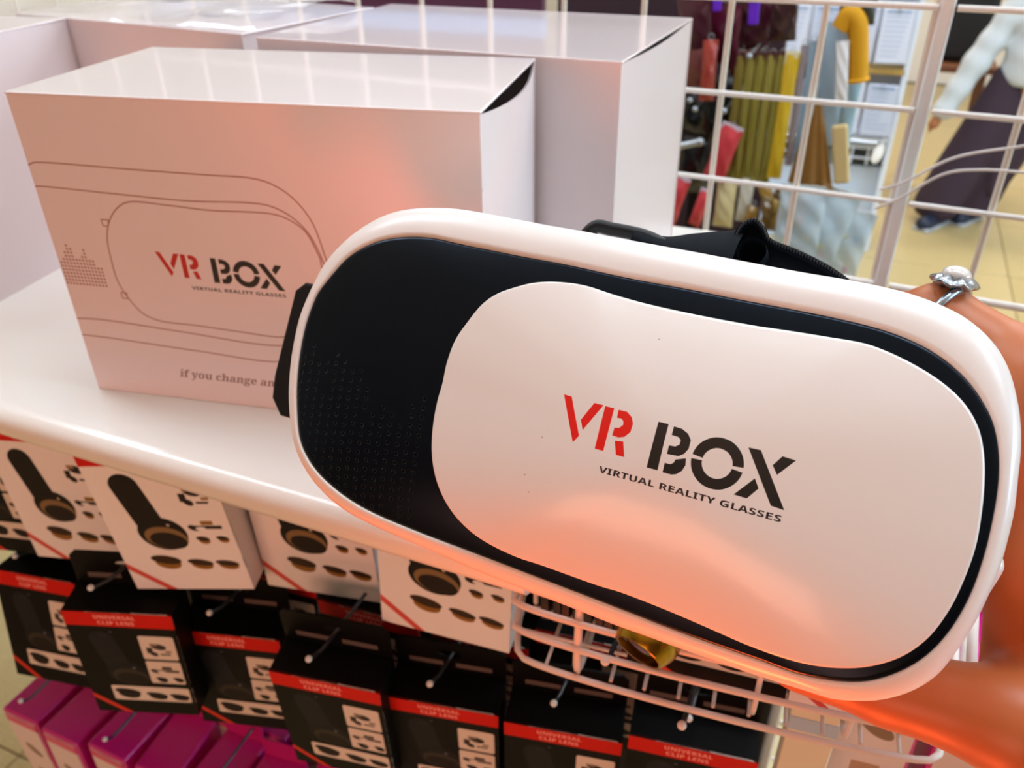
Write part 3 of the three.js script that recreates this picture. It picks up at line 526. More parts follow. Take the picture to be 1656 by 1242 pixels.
// straight display hook along z: rod, upturned end and a capped tip
function hook(label, x, y, z0, z1, group, tipMat = std('#e9e6e2', 0.4)) {
  const t = thing('display_hook', label, 'hook', [x, y, z1], [0, 0, 0], group);
  part(t, 'rod', tube([V(0, 0.004, z0 - z1), V(0, 0.002, (z0 - z1) * 0.5), V(0, 0, -0.012), V(0, 0.001, -0.004), V(0, 0.004, 0)], 0.0011, 30, 8), darkSteel);
  part(t, 'tip', new THREE.SphereGeometry(0.0019, 14, 10).translate(0, 0.0048, 0), tipMat);
  return t;
}
const BW = 0.0646, BH = 0.0959, BD = 0.0227;
const blacks = [
  [-0.4872, 0.9288, -0.2617, 0.2041, -0.1546, -0.0313, 'leftmost full one, above the first pink packs'],
  [-0.3500, 0.9868, -0.2224, 0.3709, 0.0497, -0.0507, 'second from the left, under the white kit with the visible side'],
  [-0.3069, 0.9494, -0.2585, 0.3048, 0.0571, -0.0554, 'third from the left, half behind its right neighbour'],
  [-0.2169, 0.9760, -0.2352, 0.1783, 0.1100, -0.0232, 'fourth from the left, below the gap in the white kits'],
  [-0.1578, 0.9566, -0.2592, 0.2084, 0.1000, -0.0254, 'fifth from the left, under the rightmost white kit'],
];
blacks.forEach(([x, y, z, yaw, p, r, l], i) => {
  kit('lens_kit_box', 'black lens kit box, ' + l, black, BW, BH, BD, [x, y, z], [p, yaw, r], 'black lens kit boxes');
  hook('steel display hook through the tab of a black lens kit, ' + ['first', 'second', 'third', 'fourth', 'fifth'][i] + ' from the left', x + 0.001 + Math.sin(yaw) * -BD, y + 0.0165, -0.6, z + 0.004, 'display hooks');
  if (i > 1) kit('lens_kit_box', 'black lens kit box second in line, behind the ' + ['', '', 'third', 'fourth', 'fifth'][i] + ' black kit', black, BW, BH, BD, [x + 0.004 - 0.05 * Math.sin(yaw) * 0.4, y + 0.008, z - 0.046], [p, yaw * 0.5, r], 'black lens kit boxes');
});
const lower = [[-0.090, 0.9680, -0.2700, 0.20, 'under the left part of the wire basket'], [-0.022, 0.985, -0.2750, 0.16, 'under the middle of the wire basket']];
lower.forEach(([x, y, z, yaw, l], i) => {
  kit('lens_kit_box', 'black lens kit box hanging ' + l, black, BW, BH, BD, [x, y - 0.012, z], [0.08, yaw, -0.02], 'black lens kit boxes');
  kit('lens_kit_box', 'black lens kit box hanging behind another ' + l, black, BW, BH, BD, [x - 0.002, y + 0.006, z - 0.05], [0.05, yaw * 0.6, -0.02], 'black lens kit boxes');
  hook('steel display hook ' + l, x - 0.004, y + 0.010, -0.6, z + 0.004, 'display hooks');
});
const WW = 0.0728, WH = 0.1064, WD = 0.028;
kit('white_lens_kit_box', 'white lens kit box with red corner stripe, left of the one with the visible side', whiteKit, WW, WH, WD, [-0.4274, 1.0768, -0.2596], [-0.0135, 0.1966, 0.0763], 'white lens kit boxes');
kit('white_lens_kit_box', 'white lens kit box turned so that its shaded right side shows', whiteKit, WW, WH - 0.0, WD, [-0.3203, 1.1008, -0.2436], [0.0396, 0.3097, 0.0834], 'white lens kit boxes', 0.005);
kit('white_lens_kit_box', 'white lens kit box third from the left, overlapped by the rightmost one', whiteKit, WW, WH, WD, [-0.2484, 1.0924, -0.2806], [0.0198, 0.1733, 0.0184], 'white lens kit boxes', 0.014);
kit('white_lens_kit_box', 'rightmost white lens kit box, beside the wire basket', whiteKit, WW, 0.1015, WD, [-0.1546, 1.1025, -0.2715], [-0.0105, 0.1134, -0.0419], 'white lens kit boxes', 0.005);
kit('lens_kit_box', 'black lens kit box at the left edge, beside the first white kit', black, BW, BH, BD, [-0.497, 1.045, -0.262], [0, 0.2, 0.05], 'black lens kit boxes');

// pink packs in two rows under the black kits
{
  const pinkTop = phys('#d0188c', 0.28, { clearcoat: 0.5, clearcoatRoughness: 0.15 }), pinkSide = phys('#c41d7d', 0.35);
  const frontM = phys('#ffffff', 0.4, { map: canvasTexture(128, 512, (c, W, H) => {
    c.fillStyle = '#e6d6d4'; c.fillRect(0, 0, W, H); c.fillStyle = '#d8527f'; c.fillRect(0, 0, W, 26);
    c.fillStyle = '#8d7059'; c.beginPath(); c.ellipse(66, 120, 34, 15, 0.5, 0, 7); c.fill(); c.beginPath(); c.ellipse(70, 330, 34, 15, 0.5, 0, 7); c.fill(); c.fillStyle = '#b98f79'; c.fillRect(40, 200, 50, 60);
  }) });
  const proto = thing('pink_pack', 'slim magenta pack with pale printed front, first of the front row at the left corner', 'pack', [-0.535, 0.783, -0.235], [0, 0, 0], 'slim magenta packs');
  part(proto, 'carton', new RoundedBoxGeometry(0.038, 0.17, 0.052, 2, 0.002).translate(0, -0.085, -0.026), pinkTop);
  part(proto, 'front_panel', box(0.033, 0.164, 0.001, 0, -0.086, 0.0003), frontM);
  part(proto, 'hang_tab', box(0.036, 0.02, 0.001, 0, 0.009, -0.0515), pinkSide);
  const ord = ['first', 'second', 'third', 'fourth', 'fifth', 'sixth', 'seventh', 'eighth', 'ninth'];
  for (let r = 0; r < 2; r++) for (let i = 0; i < 9; i++) {
    if (!r && !i) continue;
    copyOf(proto, 'slim magenta pack, ' + ord[i] + ' from the left in the ' + (r ? 'rear' : 'front') + ' row', [-0.535 + i * 0.0455 + r * 0.012, 0.783 + rr(-0.003, 0.003) + r * 0.006, -0.235 - r * 0.062 + rr(-0.004, 0.004)], [rr(-0.03, 0.03), rr(-0.02, 0.1), rr(-0.03, 0.03)]);
  }
  [[-0.528, 0], [-0.44, 1], [-0.345, 2], [-0.255, 3], [-0.21, 4]].forEach(([x, i]) => hook('short bright hook above the magenta packs, ' + ord[i] + ' from the left', x, 0.796, -0.34, -0.238, 'hooks above the magenta packs'));
}

// wire basket to the right of the shelf
{
  const t = thing('wire_basket', 'white wire basket holding lens kits beside the shelf end', 'basket', [-0.098, 1.0615, -0.225], [0, 0.092, 0]);
  const w = 0.1695, d = 0.13, wm = std('#e9ddd4', 0.4), lv = [0, 0.0185, 0.0335, 0.0455];
  lv.forEach((y, i) => { const o = i === 0 ? 0.004 : 0; part(t, i === 3 ? 'rim' : 'wire', tube([V(o, y, 0), V(w - o, y, 0), V(w, y, -0.004), V(w, y, -d), V(0, y, -d), V(0, y, -0.004)], i === 3 ? 0.0019 : 0.0014, 120, 8, true), wm); });
  for (const x of [0.028, 0.100, 0.135]) part(t, 'wire', tube([V(x, 0.0455, 0.001), V(x, 0.004, 0.001), V(x, 0, -0.003), V(x, 0, -d)], x < 0.05 ? 0.0018 : 0.0011, 40, 8), wm);
  for (let i = 1; i < 9; i++) part(t, 'wire', rod(V(0, 0.0008, -d * i / 9), V(w, 0.0008, -d * i / 9), 0.0009), wm);
  for (let i = 1; i < 12; i++) part(t, 'wire', rod(V(w * i / 12, -0.0006, 0), V(w * i / 12, -0.0006, -d), 0.0008), wm);
  for (const x of [0.0, w]) for (let k = 1; k < 4; k++) part(t, 'wire', rod(V(x, 0, -d * k / 4), V(x, 0.0455, -d * k / 4), 0.0012), wm);
  // contents
  const P = (x, y, z) => V(x, y, z).applyEuler(new THREE.Euler(0, 0.092, 0)).add(t.position);
  const cols = ['#2a1715', '#1c1a1c', '#3a1f1b', '#211d1f', '#2e2422', '#191618'];
  for (let i = 0; i < 13; i++) { const c = P(0.008 + i * 0.0048, 0.003, -0.05); const o = thing('slim_packet', 'dark slim packet in the left half of the wire basket, ' + ['first', 'second', 'third', 'fourth', 'fifth', 'sixth', 'seventh', 'eighth', 'ninth', 'tenth', 'eleventh', 'twelfth', 'thirteenth'][i] + ' from the left', 'packet', [c.x, c.y, c.z], [0, 0.092 + rr(-0.03, 0.03), rr(-0.03, 0.03)], 'dark slim packets in the basket'); part(o, 'carton', box(0.0036, 0.045, 0.06, 0, 0.0235, 0, 0.0006), std(cols[i % 6], 0.4)); }
  const k1 = P(0.0795, 0.0598, -0.0215), k2 = P(0.1395, 0.0675, -0.0235);
  kit('lens_kit_box', 'black lens kit box lying back inside the wire basket', black, BW, 0.058, 0.012, [k1.x, k1.y, k1.z], [-0.24, 0.092, 0], 'black lens kit boxes', 0.005);
  kit('white_lens_kit_box', 'white lens kit box inside the right end of the wire basket', whiteKit, 0.053, 0.066, 0.012, [k2.x, k2.y, k2.z], [-0.24, 0.092, 0], 'white lens kit boxes', 0.005);
  // brass clip lens hooked over the rim
  const q = P(0.0560, 0.040, 0.0105);
  const lens = thing('clip_lens', 'brass coloured clip lens hanging on the basket front', 'lens', [q.x, q.y, q.z], [-1.2, -0.3, 0]);
  lens.scale.setScalar(1.35);
  const brass = std('#b58f2c', 0.22, { metalness: 0.95 });
  part(lens, 'barrel', new THREE.LatheGeometry([[0.0066, -0.004], [0.0075, -0.004], [0.0092, 0], [0.0094, 0.003], [0.0076, 0.004], [0.0074, 0.010], [0.0082, 0.0108], [0.0080, 0.014], [0.006, 0.0145]].map(([x, y]) => new THREE.Vector2(x, y)), 40), brass);
  part(lens, 'glass', new THREE.SphereGeometry(0.0072, 24, 12, 0, Math.PI * 2, 0, 0.9).scale(1, 0.35, 1).rotateX(Math.PI).translate(0, -0.0005, 0), phys('#17120f', 0.05, { clearcoat: 1 }));
  part(lens, 'clip', box(0.006, 0.022, 0.003, 0, 0.023, -0.002, 0.001), std('#8e8a2c', 0.35, { metalness: 0.6 }));
  hook('bright hook poking through the basket front, left of the brass lens', ...(() => { const p = P(0.041, 0.013, 0); return [p.x, p.y, p.z - 0.12, p.z + 0.006]; })(), 'display hooks');
  hook('bright hook poking out under the basket, right of the brass lens', ...(() => { const p = P(0.075, -0.006, 0); return [p.x, p.y, p.z - 0.16, p.z + 0.012]; })(), 'display hooks');
  const wb = thing('white_pack', 'small cream pack hanging under the wire basket', 'pack', [0.026, 1.052, -0.262], [0, 0.1, 0]);
  part(wb, 'carton', new RoundedBoxGeometry(0.020, 0.09, 0.012, 2, 0.001).translate(0, -0.045, 0), std('#efe9cf', 0.45));
  part(wb, 'label_band', box(0.0202, 0.008, 0.0004, 0, -0.012, 0.0062), std('#b9d2ea', 0.4));
  const mk = (x, y, z, l) => copyOf(scene.getObjectByName('pink_pack'), l, [x, y, z], [0, 0.1, 0]);
  mk(0.056, 1.055, -0.29, 'magenta pack under the right end of the wire basket'); mk(0.100, 1.05, -0.295, 'magenta pack beyond the right end of the wire basket');
}

// ---------------------------------------------------------------- goods hanging on the rack behind the grid
{
  const rack = thing('display_rack', 'dark display rack with hanging goods behind the wire grid', 'rack', [-0.35, 0, -1.52]);
  part(rack, 'back_board', box(0.40, 1.5, 0.02, -0.01, 0.85, 0, 0.003), std('#3a2430', 0.6));
  part(rack, 'post', box(0.022, 1.6, 0.022, 0.094, 0.8, 0.14, 0.003), std('#0e0e10', 0.4));
  part(rack, 'rail', rod(V(-0.2, 1.22, 0.2), V(0.36, 1.22, 0.2), 0.006), steel);
  part(rack, 'rail', rod(V(-0.2, 0.985, 0.09), V(0.36, 0.985, 0.09), 0.005), steel);
  for (const x of [-0.2, 0.24]) part(rack, 'foot', box(0.04, 0.1, 0.4, x, 0.05, 0.05, 0.005), std('#1a1a1c', 0.5));
  // pillow pack: two bulged faces with flat sealed ends
  const pillow = (w, h, b, wob = 0) => { const rows = []; for (let i = 0; i <= 16; i++) { const r = [], v = i / 16; for (let j = 0; j <= 24; j++) { const a = j / 24 * Math.PI * 2, e = Math.pow(Math.sin(Math.PI * Math.min(1, Math.max(0, (v - 0.05) / 0.9))), 0.5); r.push(V(Math.cos(a) * w / 2 * (1 - 0.06 * e), -v * h, Math.sin(a) * (0.0008 + b * e) + wob * Math.sin(v * 17 + j))); } rows.push(r); } return gridSurface(rows); };
  const pack = (label, name, cat, x, y, z, w, h, b, col, rough, group, rot = [0, 0, 0], header) => {
    const t = thing(name, label, cat, [x, y + h / 2, z], rot, group);
    part(t, 'pouch_body', pillow(w, h, b, 0.0006), phys(col, rough, { clearcoat: 0.6, clearcoatRoughness: 0.15 }));
    if (header) part(t, 'header_card', box(w * 0.96, h * header[1], 0.0016, 0, -h * header[1] / 2 + 0.004, 0, 0.0004), std(header[0], 0.4));
    part(t, 'hang_loop', new THREE.TorusGeometry(0.004, 0.0006, 6, 16).translate(0, 0.004, 0), steel);
    return t;
  };
  [[-0.276, 1.160, 0.058, 0.085, '#4a1226'], [-0.232, 1.149, 0.054, 0.085, '#5d1630'], [-0.187, 1.163, 0.054, 0.078, '#491325'], [-0.262, 1.100, 0.05, 0.066, '#6d2a2c'], [-0.150, 1.176, 0.040, 0.068, '#3b1a20'], [-0.205, 1.098, 0.05, 0.055, '#7a3b3a'], [-0.165, 1.105, 0.045, 0.05, '#6a3436']].forEach(([x, y, w, h, c], i) =>
    pack('glossy dark red packet behind the grid, ' + ['at the carton corner', 'under the left purple clip', 'under the right purple clip', 'below the corner packet', 'highest on the right', 'lower middle one', 'lower right one'][i], 'foil_packet', 'packet', x, y, -1.31 - 0.02 * (i % 3), w, h, 0.008, c, 0.25, 'dark red packets behind the grid', [0.1, rr(-0.4, 0.4), rr(-0.15, 0.15)]));
  [[-0.237, 1.196, 0.012, 0.022], [-0.185, 1.188, 0.014, 0.036]].forEach(([x, y, w, h], i) => { const t = thing('plastic_clip', i ? 'longer purple plastic clip at the top of the grid' : 'shorter purple plastic clip near the carton corner', 'clip', [x, y, -1.285], [0, 0, 0.06]); part(t, 'jaw', box(w, h, 0.006, 0, 0, 0, 0.002), phys('#6a1fd0', 0.3)); part(t, 'spring', box(w * 0.5, h * 0.35, 0.008, 0, h * 0.45, 0, 0.002), phys('#4a149a', 0.3)); });
  pack('orange red ribbon roll packet beside the grid wire', 'ribbon_packet', 'packet', -0.240, 1.105, -1.285, 0.022, 0.085, 0.009, '#a83a2c', 0.4, undefined, [0, 0.3, 0.03]);
  // row of narrow packs on one hook, seen almost from the edge
  const olive = ['#7c6a1e', '#8c8030', '#8a7f2c', '#958a3a', '#8d8433'];
  for (let i = 0; i < 5; i++) pack('olive narrow pack with maroon header, ' + ['first', 'second', 'third', 'fourth', 'fifth'][i] + ' in the row behind the grid', 'narrow_pack', 'pack', -0.196 + i * 0.0143, 1.034 + i * 0.001, -1.30, 0.0145, 0.185, 0.006, olive[i], 0.35, 'olive narrow packs', [0, 0.15, 0], ['#4e2026', 0.17]);
  pack('yellow narrow pack with cream top at the end of the olive row', 'narrow_pack', 'pack', -0.125, 1.044, -1.295, 0.021, 0.178, 0.007, '#d9b422', 0.35, undefined, [0, 0.1, 0], ['#efe6bd', 0.18]);
  [['#9b8f96', -0.111, 1.06], ['#8fa9bd', -0.100, 1.066], ['#b9b3b4', -0.090, 1.07]].forEach(([c, x, y], i) => pack(['mauve grey', 'pale blue', 'light grey'][i] + ' slim pack beside the yellow pack', 'narrow_pack', 'pack', x, y, -1.30, 0.011, 0.170, 0.005, c, 0.35, undefined, [0, 0.2, 0.02]));
  // brown fan shaped pouch
  { const t = thing('brown_pouch', 'brown pleated pouch hanging open behind the grid', 'pouch', [-0.082, 1.068, -1.30]); const rows = []; for (let i = 0; i <= 16; i++) { const r = [], v = i / 16; for (let j = 0; j <= 40; j++) { const a = j / 40 * Math.PI * 2, w = 0.008 + 0.026 * v; r.push(V(Math.cos(a) * w + 0.012 * v, -0.122 * v - 0.006 * Math.cos(a) * v, Math.sin(a) * w * 0.5 * (1 + 0.25 * Math.sin(a * 9)))); } rows.push(r); } part(t, 'cloth', gridSurface(rows), std('#8a5f22', 0.7)); part(t, 'lining', box(0.022, 0.085, 0.012, 0.030, -0.075, 0.008, 0.004).applyMatrix4(new THREE.Matrix4().makeRotationZ(0.22)), std('#d8bd84', 0.6)); part(t, 'cord', rod(V(0, 0, 0), V(-0.002, 0.02, 0), 0.0012), std('#6b4a20', 0.7)); }
  { const t = thing('yellow_sock', 'mustard yellow cloth sleeve bent over a hook behind the grid', 'sock', [0, 0, 0]); part(t, 'sleeve', tube([V(-0.068, 1.168, -1.30), V(-0.060, 1.186, -1.30), V(-0.050, 1.178, -1.30), V(-0.040, 1.140, -1.30), V(-0.034, 1.105, -1.30)], 0.0135, 40, 16), std('#d79a06', 0.8)); part(t, 'cuff', new THREE.TorusGeometry(0.0135, 0.003, 8, 24).rotateX(Math.PI / 2).rotateZ(0.18).translate(-0.034, 1.104, -1.30), std('#d79a06', 0.8)); }
  pack('dark round pouch above the yellow sleeve', 'round_pouch', 'pouch', -0.052, 1.200, -1.32, 0.05, 0.055, 0.014, '#182328', 0.4);
  pack('white curved tag hanging left of the yellow sleeve', 'white_tag', 'tag', -0.062, 1.115, -1.288, 0.017, 0.080, 0.003, '#f3f3f5', 0.3, undefined, [0, 0, 0.16]);
  pack('pale blue packet behind the white tag', 'blue_packet', 'packet', -0.068, 1.088, -1.33, 0.040, 0.17, 0.008, '#a9c4d8', 0.3);
  pack('pale blue green packet beside the brown pouch', 'blue_packet', 'packet', -0.044, 1.045, -1.335, 0.034, 0.14, 0.007, '#9fc0d0', 0.3);
  // black goods
  [[-0.262, 1.046, 0.05, 0.09], [-0.222, 1.040, 0.06, 0.10], [-0.262, 0.955, 0.05, 0.11], [-0.205, 0.965, 0.05, 0.10]].forEach(([x, y, w, h], i) => pack('black glossy pouch behind the grid, ' + ['upper left', 'upper right', 'lower left', 'lower right'][i] + ' of four', 'black_pouch', 'pouch', x, y, -1.33 - i * 0.01, w, h, 0.014, '#101114', 0.2, 'black pouches behind the grid', [0, rr(-0.3, 0.3), rr(-0.1, 0.1)]));
  [[-0.268, 1.058], [-0.248, 1.055], [-0.205, 1.056], [-0.257, 1.067], [-0.18, 1.133]].forEach(([x, y], i) => { const t = thing('steel_stud', 'small bright steel ball on a hook end, ' + ['left', 'middle', 'right', 'upper left', 'topmost'][i] + ' of five', 'hook', [x, y, -1.26], [0, 0, 0], 'bright hook ends behind the grid'); part(t, 'ball', new THREE.SphereGeometry(0.0045, 14, 10), steel); part(t, 'rod', rod(V(0, 0, 0), V(0, 0.002, -0.1), 0.0016), steel); });
  { const t = thing('steel_bar', 'short polished steel bar in front of the black pouches', 'bar', [-0.262, 0.998, -1.27], [0, 0.4, 0.2]); part(t, 'shaft', rod(V(-0.024, 0, 0), V(0.024, 0, 0), 0.0055, 16), steel); part(t, 'end_cap', new THREE.SphereGeometry(0.007, 16, 12).translate(0.025, 0, 0), steel); }
  [[-0.194, 0.985, 0.036, 0.085, 'upper'], [-0.264, 0.900, 0.036, 0.085, 'lower left'], [-0.222, 0.895, 0.02, 0.06, 'lower middle']].forEach(([x, y, w, h, l]) => pack('coral red packet behind the grid, ' + l + ' of three', 'coral_packet', 'packet', x, y, -1.285, w, h, 0.008, '#d8414c', 0.3, 'coral packets', [0, -0.2, -0.25], ['#e9d6ea', 0.16]));
  pack('cream packet below the coral one', 'cream_packet', 'packet', -0.193, 0.904, -1.30, 0.032, 0.075, 0.007, '#e8dca8', 0.35);
  pack('pale striped packet right of the cream one', 'cream_packet', 'packet', -0.163, 0.915, -1.30, 0.022, 0.07, 0.006, '#d9d6c6', 0.35);
  pack('mauve edged packet between the coral and olive packs', 'cream_packet', 'packet', -0.176, 0.975, -1.315, 0.018, 0.09, 0.006, '#b99fc9', 0.35);
  const nut = ['#8c6a26', '#a98436', '#6b4f1c', '#c8a74a', '#7b5b22'];
  for (let i = 0; i < 8; i++) pack('gold brown trinket pouch at the strap, ' + ['first', 'second', 'third', 'fourth', 'fifth', 'sixth', 'seventh', 'eighth'][i] + ' from the left', 'trinket_pouch', 'pouch', -0.148 + i * 0.0095, 0.905 + rr(-0.02, 0.02), -1.29 - rr(0, 0.03), 0.02, 0.045, 0.009, nut[i % 5], 0.25, 'gold brown trinket pouches', [0, rr(-0.5, 0.5), rr(-0.5, 0.5)]);
  const clear = phys('#e6f0f6', 0.15, { transmission: 0.55, thickness: 0 });
  [[-0.075, 0.900, 0.07, 0.11], [-0.030, 0.880, 0.075, 0.13], [0.004, 0.845, 0.06, 0.12], [-0.055, 0.840, 0.07, 0.09]].forEach(([x, y, w, h], i) => { const t = thing('cellophane_bag', 'clear cellophane bag behind the strap, ' + ['upper left', 'upper right', 'lower right', 'lower left'][i] + ' of four', 'bag', [x, y + h / 2, -1.27 - i * 0.034], [0.05, rr(-0.4, 0.4), rr(-0.2, 0.2)], 'clear bags behind the strap'); part(t, 'film', pillow(w, h, 0.014, 0.002), clear); part(t, 'header_card', box(w * 0.8, 0.014, 0.001, 0, -0.004, 0), std('#dfe9ef', 0.4)); for (let k = 0; k < 4; k++) part(t, 'trinket', new THREE.IcosahedronGeometry(0.006, 1).translate(rr(-w / 3, w / 3), -h * rr(0.35, 0.85), rr(-0.004, 0.004)), std(['#c9b23a', '#d98aa0', '#7fb6c9', '#e9e2d0'][k], 0.3)); });
}

{  // rack out of view, colours chosen for the reflections in the carton lids
  const r = thing('display_rack', 'unseen purple backed rack with a pale blue band, placed for the carton lid reflections', 'rack', [-1.09, 0, -1.55]);
  part(r, 'back_board', box(0.98, 1.40, 0.02, 0, 0.72, 0, 0.003), std('#5b2f4c', 0.5));
  part(r, 'mirrored_band', box(0.98, 0.035, 0.024, 0, 1.4385, 0, 0.002), std('#8fb4f2', 0.4));
  part(r, 'top_board', box(0.98, 0.05, 0.02, 0, 1.482, 0, 0.003), std('#6a4354', 0.5));
  for (const x of [-0.47, 0.47]) part(r, 'foot', box(0.04, 0.03, 0.36, x, 0.016, 0.05, 0.004), std('#1a1a1c', 0.5));
}

// ---------------------------------------------------------------- far display stand with white cards
{
  const g = thing('display_stand', 'white floor stand with rows of cards at the end of the aisle', 'stand', [-0.33, 0, -3.62]);
  const wm = std('#dfe6f0', 0.5), blue = std('#c3d3e8', 0.5);
  part(g, 'kick_board', box(0.80, 0.34, 0.04, 0, 0.172, 0, 0.004), blue);
  part(g, 'back_board', box(0.80, 1.5, 0.03, 0, 0.76, -0.06, 0.004), wm);
  part(g, 'shelf', box(0.80, 0.02, 0.12, 0, 0.71, 0.0, 0.003), std('#c9a558', 0.5));
  part(g, 'shelf', box(0.80, 0.018, 0.12, 0, 0.455, 0.0, 0.003), wm);
  part(g, 'side_panel', box(0.02, 1.5, 0.16, 0.40, 0.75, -0.02, 0.003), wm);
  part(g, 'side_panel', box(0.02, 1.5, 0.16, -0.40, 0.75, -0.02, 0.003), wm);
  part(g, 'tray', box(0.4, 0.09, 0.02, 0.15, 0.400, 0.03, 0.003), std('#1a2228', 0.5));
  for (let i = 0; i < 7; i++) part(g, 'tray_wire', rod(V(-0.03 + i * 0.06, 0.355, 0.045), V(-0.03 + i * 0.06, 0.445, 0.045), 0.004), wm);
  for (let j = 0; j < 2; j++) part(g, 'tray_wire', rod(V(-0.05, 0.38 + j * 0.04, 0.047), V(0.35, 0.38 + j * 0.04, 0.047), 0.004), wm);
  const cardG = new RoundedBoxGeometry(0.108, 0.19, 0.012, 2, 0.004), cardMats = ['#d5dbea', '#ccd5e6', '#dde2ee'].map((c, i) => phys(c, 0.4, { map: canvasTexture(128, 224, (x, W, H) => { x.fillStyle = '#f4f4f8'; x.fillRect(0, 0, W, H); x.fillStyle = '#c4cede'; for (let k = 0; k < 9; k++) x.fillRect(14, 30 + k * 20, 60 + ((k * 37 + i * 19) % 40), 6); x.fillStyle = '#93aac4'; x.fillRect(14, 10, 100, 10); }) }));
  const rows = ['upper', 'middle', 'lower'], cn = ['first', 'second', 'third', 'fourth'];
  for (let r = 0; r < 3; r++) for (let i = 0; i < 4; i++) {
    const t = thing('white_card', 'pale printed card on the far stand, ' + cn[i] + ' from its right edge in the ' + rows[r] + ' row', 'card', [0.005 - i * 0.12, [1.06, 0.575, 0.84][r], -3.535 + (r === 2 ? 0.0 : 0)], [0, rr(-0.1, 0.1), rr(-0.02, 0.02)], 'pale cards on the far stand');
    part(t, 'card', cardG, cardMats[(i + r) % 3]); part(t, 'peg', rod(V(0, 0.085, -0.06), V(0, 0.088, 0.02), 0.004), steel);
  }
  const o = thing('oval_tag', 'white oval tag hanging at the dark tray of the far stand', 'tag', [0.035, 0.41, -3.55], [0, 0, -0.2]); part(o, 'tag', new THREE.SphereGeometry(0.03, 20, 14).scale(0.65, 1.4, 0.2), std('#ffffff', 0.3)); part(o, 'string', rod(V(0, 0.04, 0), V(0, 0.08, 0), 0.002), std('#ffffff', 0.4));
}

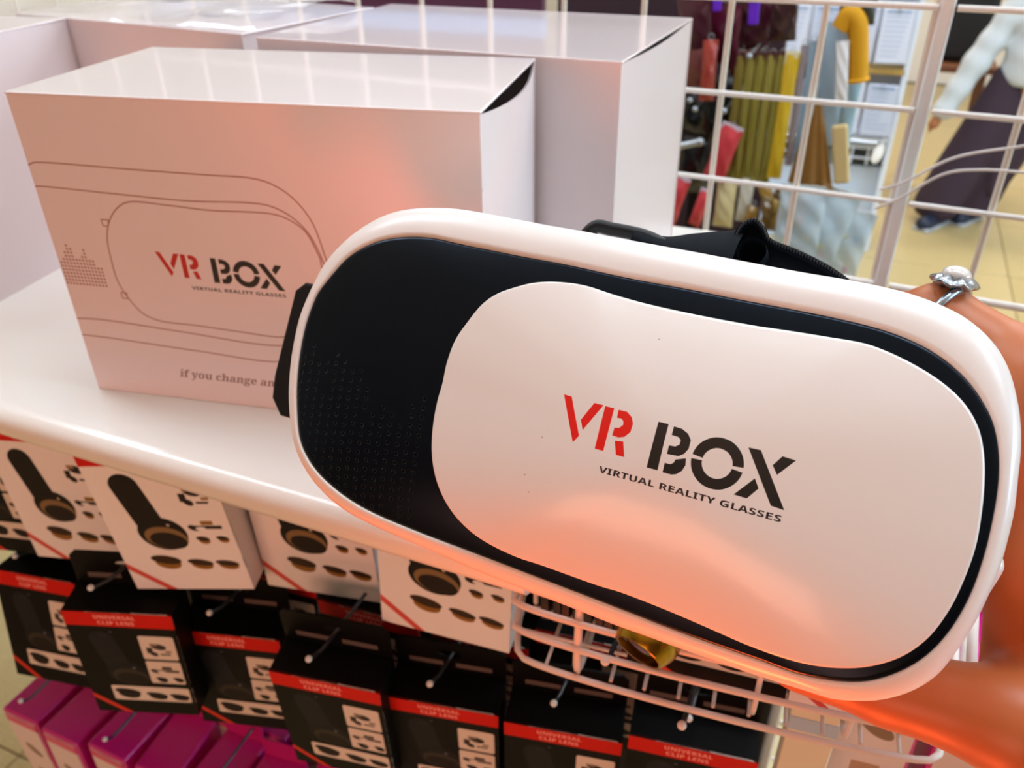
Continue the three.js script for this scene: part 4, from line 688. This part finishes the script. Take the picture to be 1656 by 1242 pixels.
// ---------------------------------------------------------------- child standing in the aisle
{
  const t = thing('person', 'person in pale grey sleeves, wide dark purple trousers and navy shoes in the aisle', 'person', [0.555, 0, -4.05]);
  const J = (x, y, z) => [x, y, z];
  const body = (x, y, z) => {     // head, neck, hands: skin
    let d = Math.hypot(x, (y - 1.14) * 0.85, z * 0.95 - 0.005) - 0.088;
    d = smin(d, capsule(x, y, z, J(0, 0.96, -0.01), J(0, 1.08, 0), 0.04, 0.042), 0.03);
    d = smin(d, Math.hypot(x, y - 1.125, z - 0.098) - 0.012, 0.02);
    d = smin(d, Math.hypot(Math.abs(x) - 0.088, y - 1.14, z) - 0.014, 0.01);
    d = smin(d, capsule(x, y, z, J(0, 0.62, 0), J(0, 0.93, 0), 0.09, 0.08), 0.05);
    for (const s of [-1, 1]) {
      const sh = J(s * 0.125, 0.90, 0), el = s < 0 ? J(-0.215, 0.70, 0.02) : J(0.16, 0.70, -0.02), wr = s < 0 ? J(-0.305, 0.485, 0.06) : J(0.17, 0.52, 0.03);
      d = smin(d, capsule(x, y, z, sh, el, 0.032, 0.026), 0.02); d = smin(d, capsule(x, y, z, el, wr, 0.026, 0.019), 0.01);
      const dir = [wr[0] - el[0], wr[1] - el[1], wr[2] - el[2]], l = Math.hypot(...dir), u = dir.map((v) => v / l);
      d = smin(d, capsule(x, y, z, wr, wr.map((v, k) => v + u[k] * 0.05), 0.018, 0.022), 0.012);
      for (let f = 0; f < 4; f++) { const o = (f - 1.5) * 0.011, a = wr.map((v, k) => v + u[k] * 0.05 + (k === 2 ? o : 0)), b = a.map((v, k) => v + u[k] * (0.045 - Math.abs(f - 1.3) * 0.006)); d = smin(d, capsule(x, y, z, a, b, 0.0075, 0.006), 0.004); }
      d = smin(d, capsule(x, y, z, wr.map((v, k) => v + u[k] * 0.02), wr.map((v, k) => v + u[k] * 0.055 + (k === 2 ? 0.03 : 0)), 0.009, 0.007), 0.006);
      d = smin(d, capsule(x, y, z, J(s * 0.06, 0.62, 0), J(s < 0 ? -0.225 : -0.085, 0.08, s < 0 ? 0.02 : -0.08), 0.06, 0.035), 0.03);
    }
    return d;
  };
  part(t, 'body', surfaceNets(body, [-0.40, 0.02, -0.2], [0.28, 1.26, 0.2], 0.011), std('#a8683f', 0.6));
  const trousers = (x, y, z) => { let d = smin(capsule(x, y, z, J(-0.065, 0.62, 0), J(-0.225, 0.09, 0.02), 0.085, 0.098), capsule(x, y, z, J(0.06, 0.62, 0), J(-0.085, 0.10, -0.08), 0.085, 0.098), 0.03); d += 0.006 * Math.sin(Math.atan2(z, x) * 7 + y * 3) * Math.min(1, Math.max(0, (0.6 - y) * 2)); return Math.max(d, 0.035 - y, y - 0.70); };
  part(t, 'trousers', surfaceNets(trousers, [-0.36, 0.0, -0.22], [0.24, 0.74, 0.2], 0.011), std('#3a2a38', 0.85));
  const top = (x, y, z) => { let d = capsule(x, y, z, J(0, 0.68, 0), J(0, 0.87, 0), 0.130, 0.105); d = smin(d, capsule(x, y, z, J(-0.10, 0.89, 0), J(0.10, 0.89, 0), 0.056, 0.056), 0.03);
    for (const s of [-1, 1]) { const sh = J(s * 0.125, 0.90, 0), el = s < 0 ? J(-0.215, 0.70, 0.02) : J(0.16, 0.70, -0.02), wr = s < 0 ? J(-0.298, 0.50, 0.057) : J(0.17, 0.535, 0.03); d = smin(d, capsule(x, y, z, sh, el, 0.052, 0.050), 0.03); d = smin(d, capsule(x, y, z, el, wr, 0.050, 0.044), 0.02); }
    d += 0.003 * Math.sin(y * 60 + x * 20); return Math.max(d, 0.615 - y - Math.max(0, Math.abs(x) - 0.15) * 3); };
  part(t, 'sweater', surfaceNets(top, [-0.40, 0.44, -0.2], [0.3, 1.0, 0.22], 0.011), std('#cdd4d8', 0.9));
  const hair = (x, y, z) => Math.max(Math.hypot(x, (y - 1.155) * 0.88, z) - 0.102, Math.min(z - 0.035, 1.175 - y) - 0.0, 0.98 - y);
  part(t, 'hair', surfaceNets(hair, [-0.13, 0.95, -0.14], [0.13, 1.32, 0.14], 0.011), std('#14100f', 0.7));
  for (const s of [-1, 1]) {
    part(t, 'eye', new THREE.SphereGeometry(0.011, 12, 8).translate(s * 0.034, 1.145, 0.085), std('#1a1412', 0.3));
    const shoe = (x, y, z) => Math.max(smin(capsule(x, y, z, J(0, 0.03, -0.05), J(0, 0.025, 0.075), 0.034, 0.036), capsule(x, y, z, J(0, 0.05, -0.045), J(0, 0.09, -0.045), 0.034, 0.034), 0.02), 0.001 - y);
    const sh = part(t, 'shoe', surfaceNets(shoe, [-0.06, -0.01, -0.11], [0.06, 0.14, 0.13], 0.007), std('#18243c', 0.5)); sh.position.set(s < 0 ? -0.23 : -0.085, 0, s < 0 ? 0.07 : -0.06); sh.rotation.y = -0.5;
    const sole = part(sh, 'sole', box(0.076, 0.016, 0.19, 0, 0.008, 0.012, 0.006), std('#b9c0c8', 0.5));
  }
  part(t, 'mouth', box(0.03, 0.005, 0.006, 0, 1.095, 0.084, 0.002), std('#7a3a34', 0.6));
  const bag = thing('shoulder_bag', 'black bag standing on the far stand side, behind the pale grey sleeve', 'bag', [0.30, 0.62, -4.45]);
  part(bag, 'body', new RoundedBoxGeometry(0.2, 0.42, 0.12, 4, 0.03).translate(0, 0.213, 0), std('#111013', 0.6)); part(bag, 'strap', new THREE.TorusGeometry(0.06, 0.008, 8, 24, Math.PI).translate(0, 0.41, 0), std('#111013', 0.6));
  const stand = thing('stool', 'low wooden stool that carries the black bag', 'stool', [0.30, 0, -4.45]);
  part(stand, 'seat', box(0.3, 0.03, 0.28, 0, 0.604, 0, 0.006), std('#7a4a2c', 0.5)); for (const [a, b] of [[-1, -1], [-1, 1], [1, -1], [1, 1]]) part(stand, 'leg', rod(V(a * 0.12, 0, b * 0.11), V(a * 0.1, 0.592, b * 0.09), 0.014), std('#7a4a2c', 0.5));
}

scene.traverse((o) => { if (o.isMesh) { o.castShadow = o.receiveShadow = true; } if (o.isLight && !o.isRectAreaLight) o.castShadow = true; });
renderer.render(scene, camera);
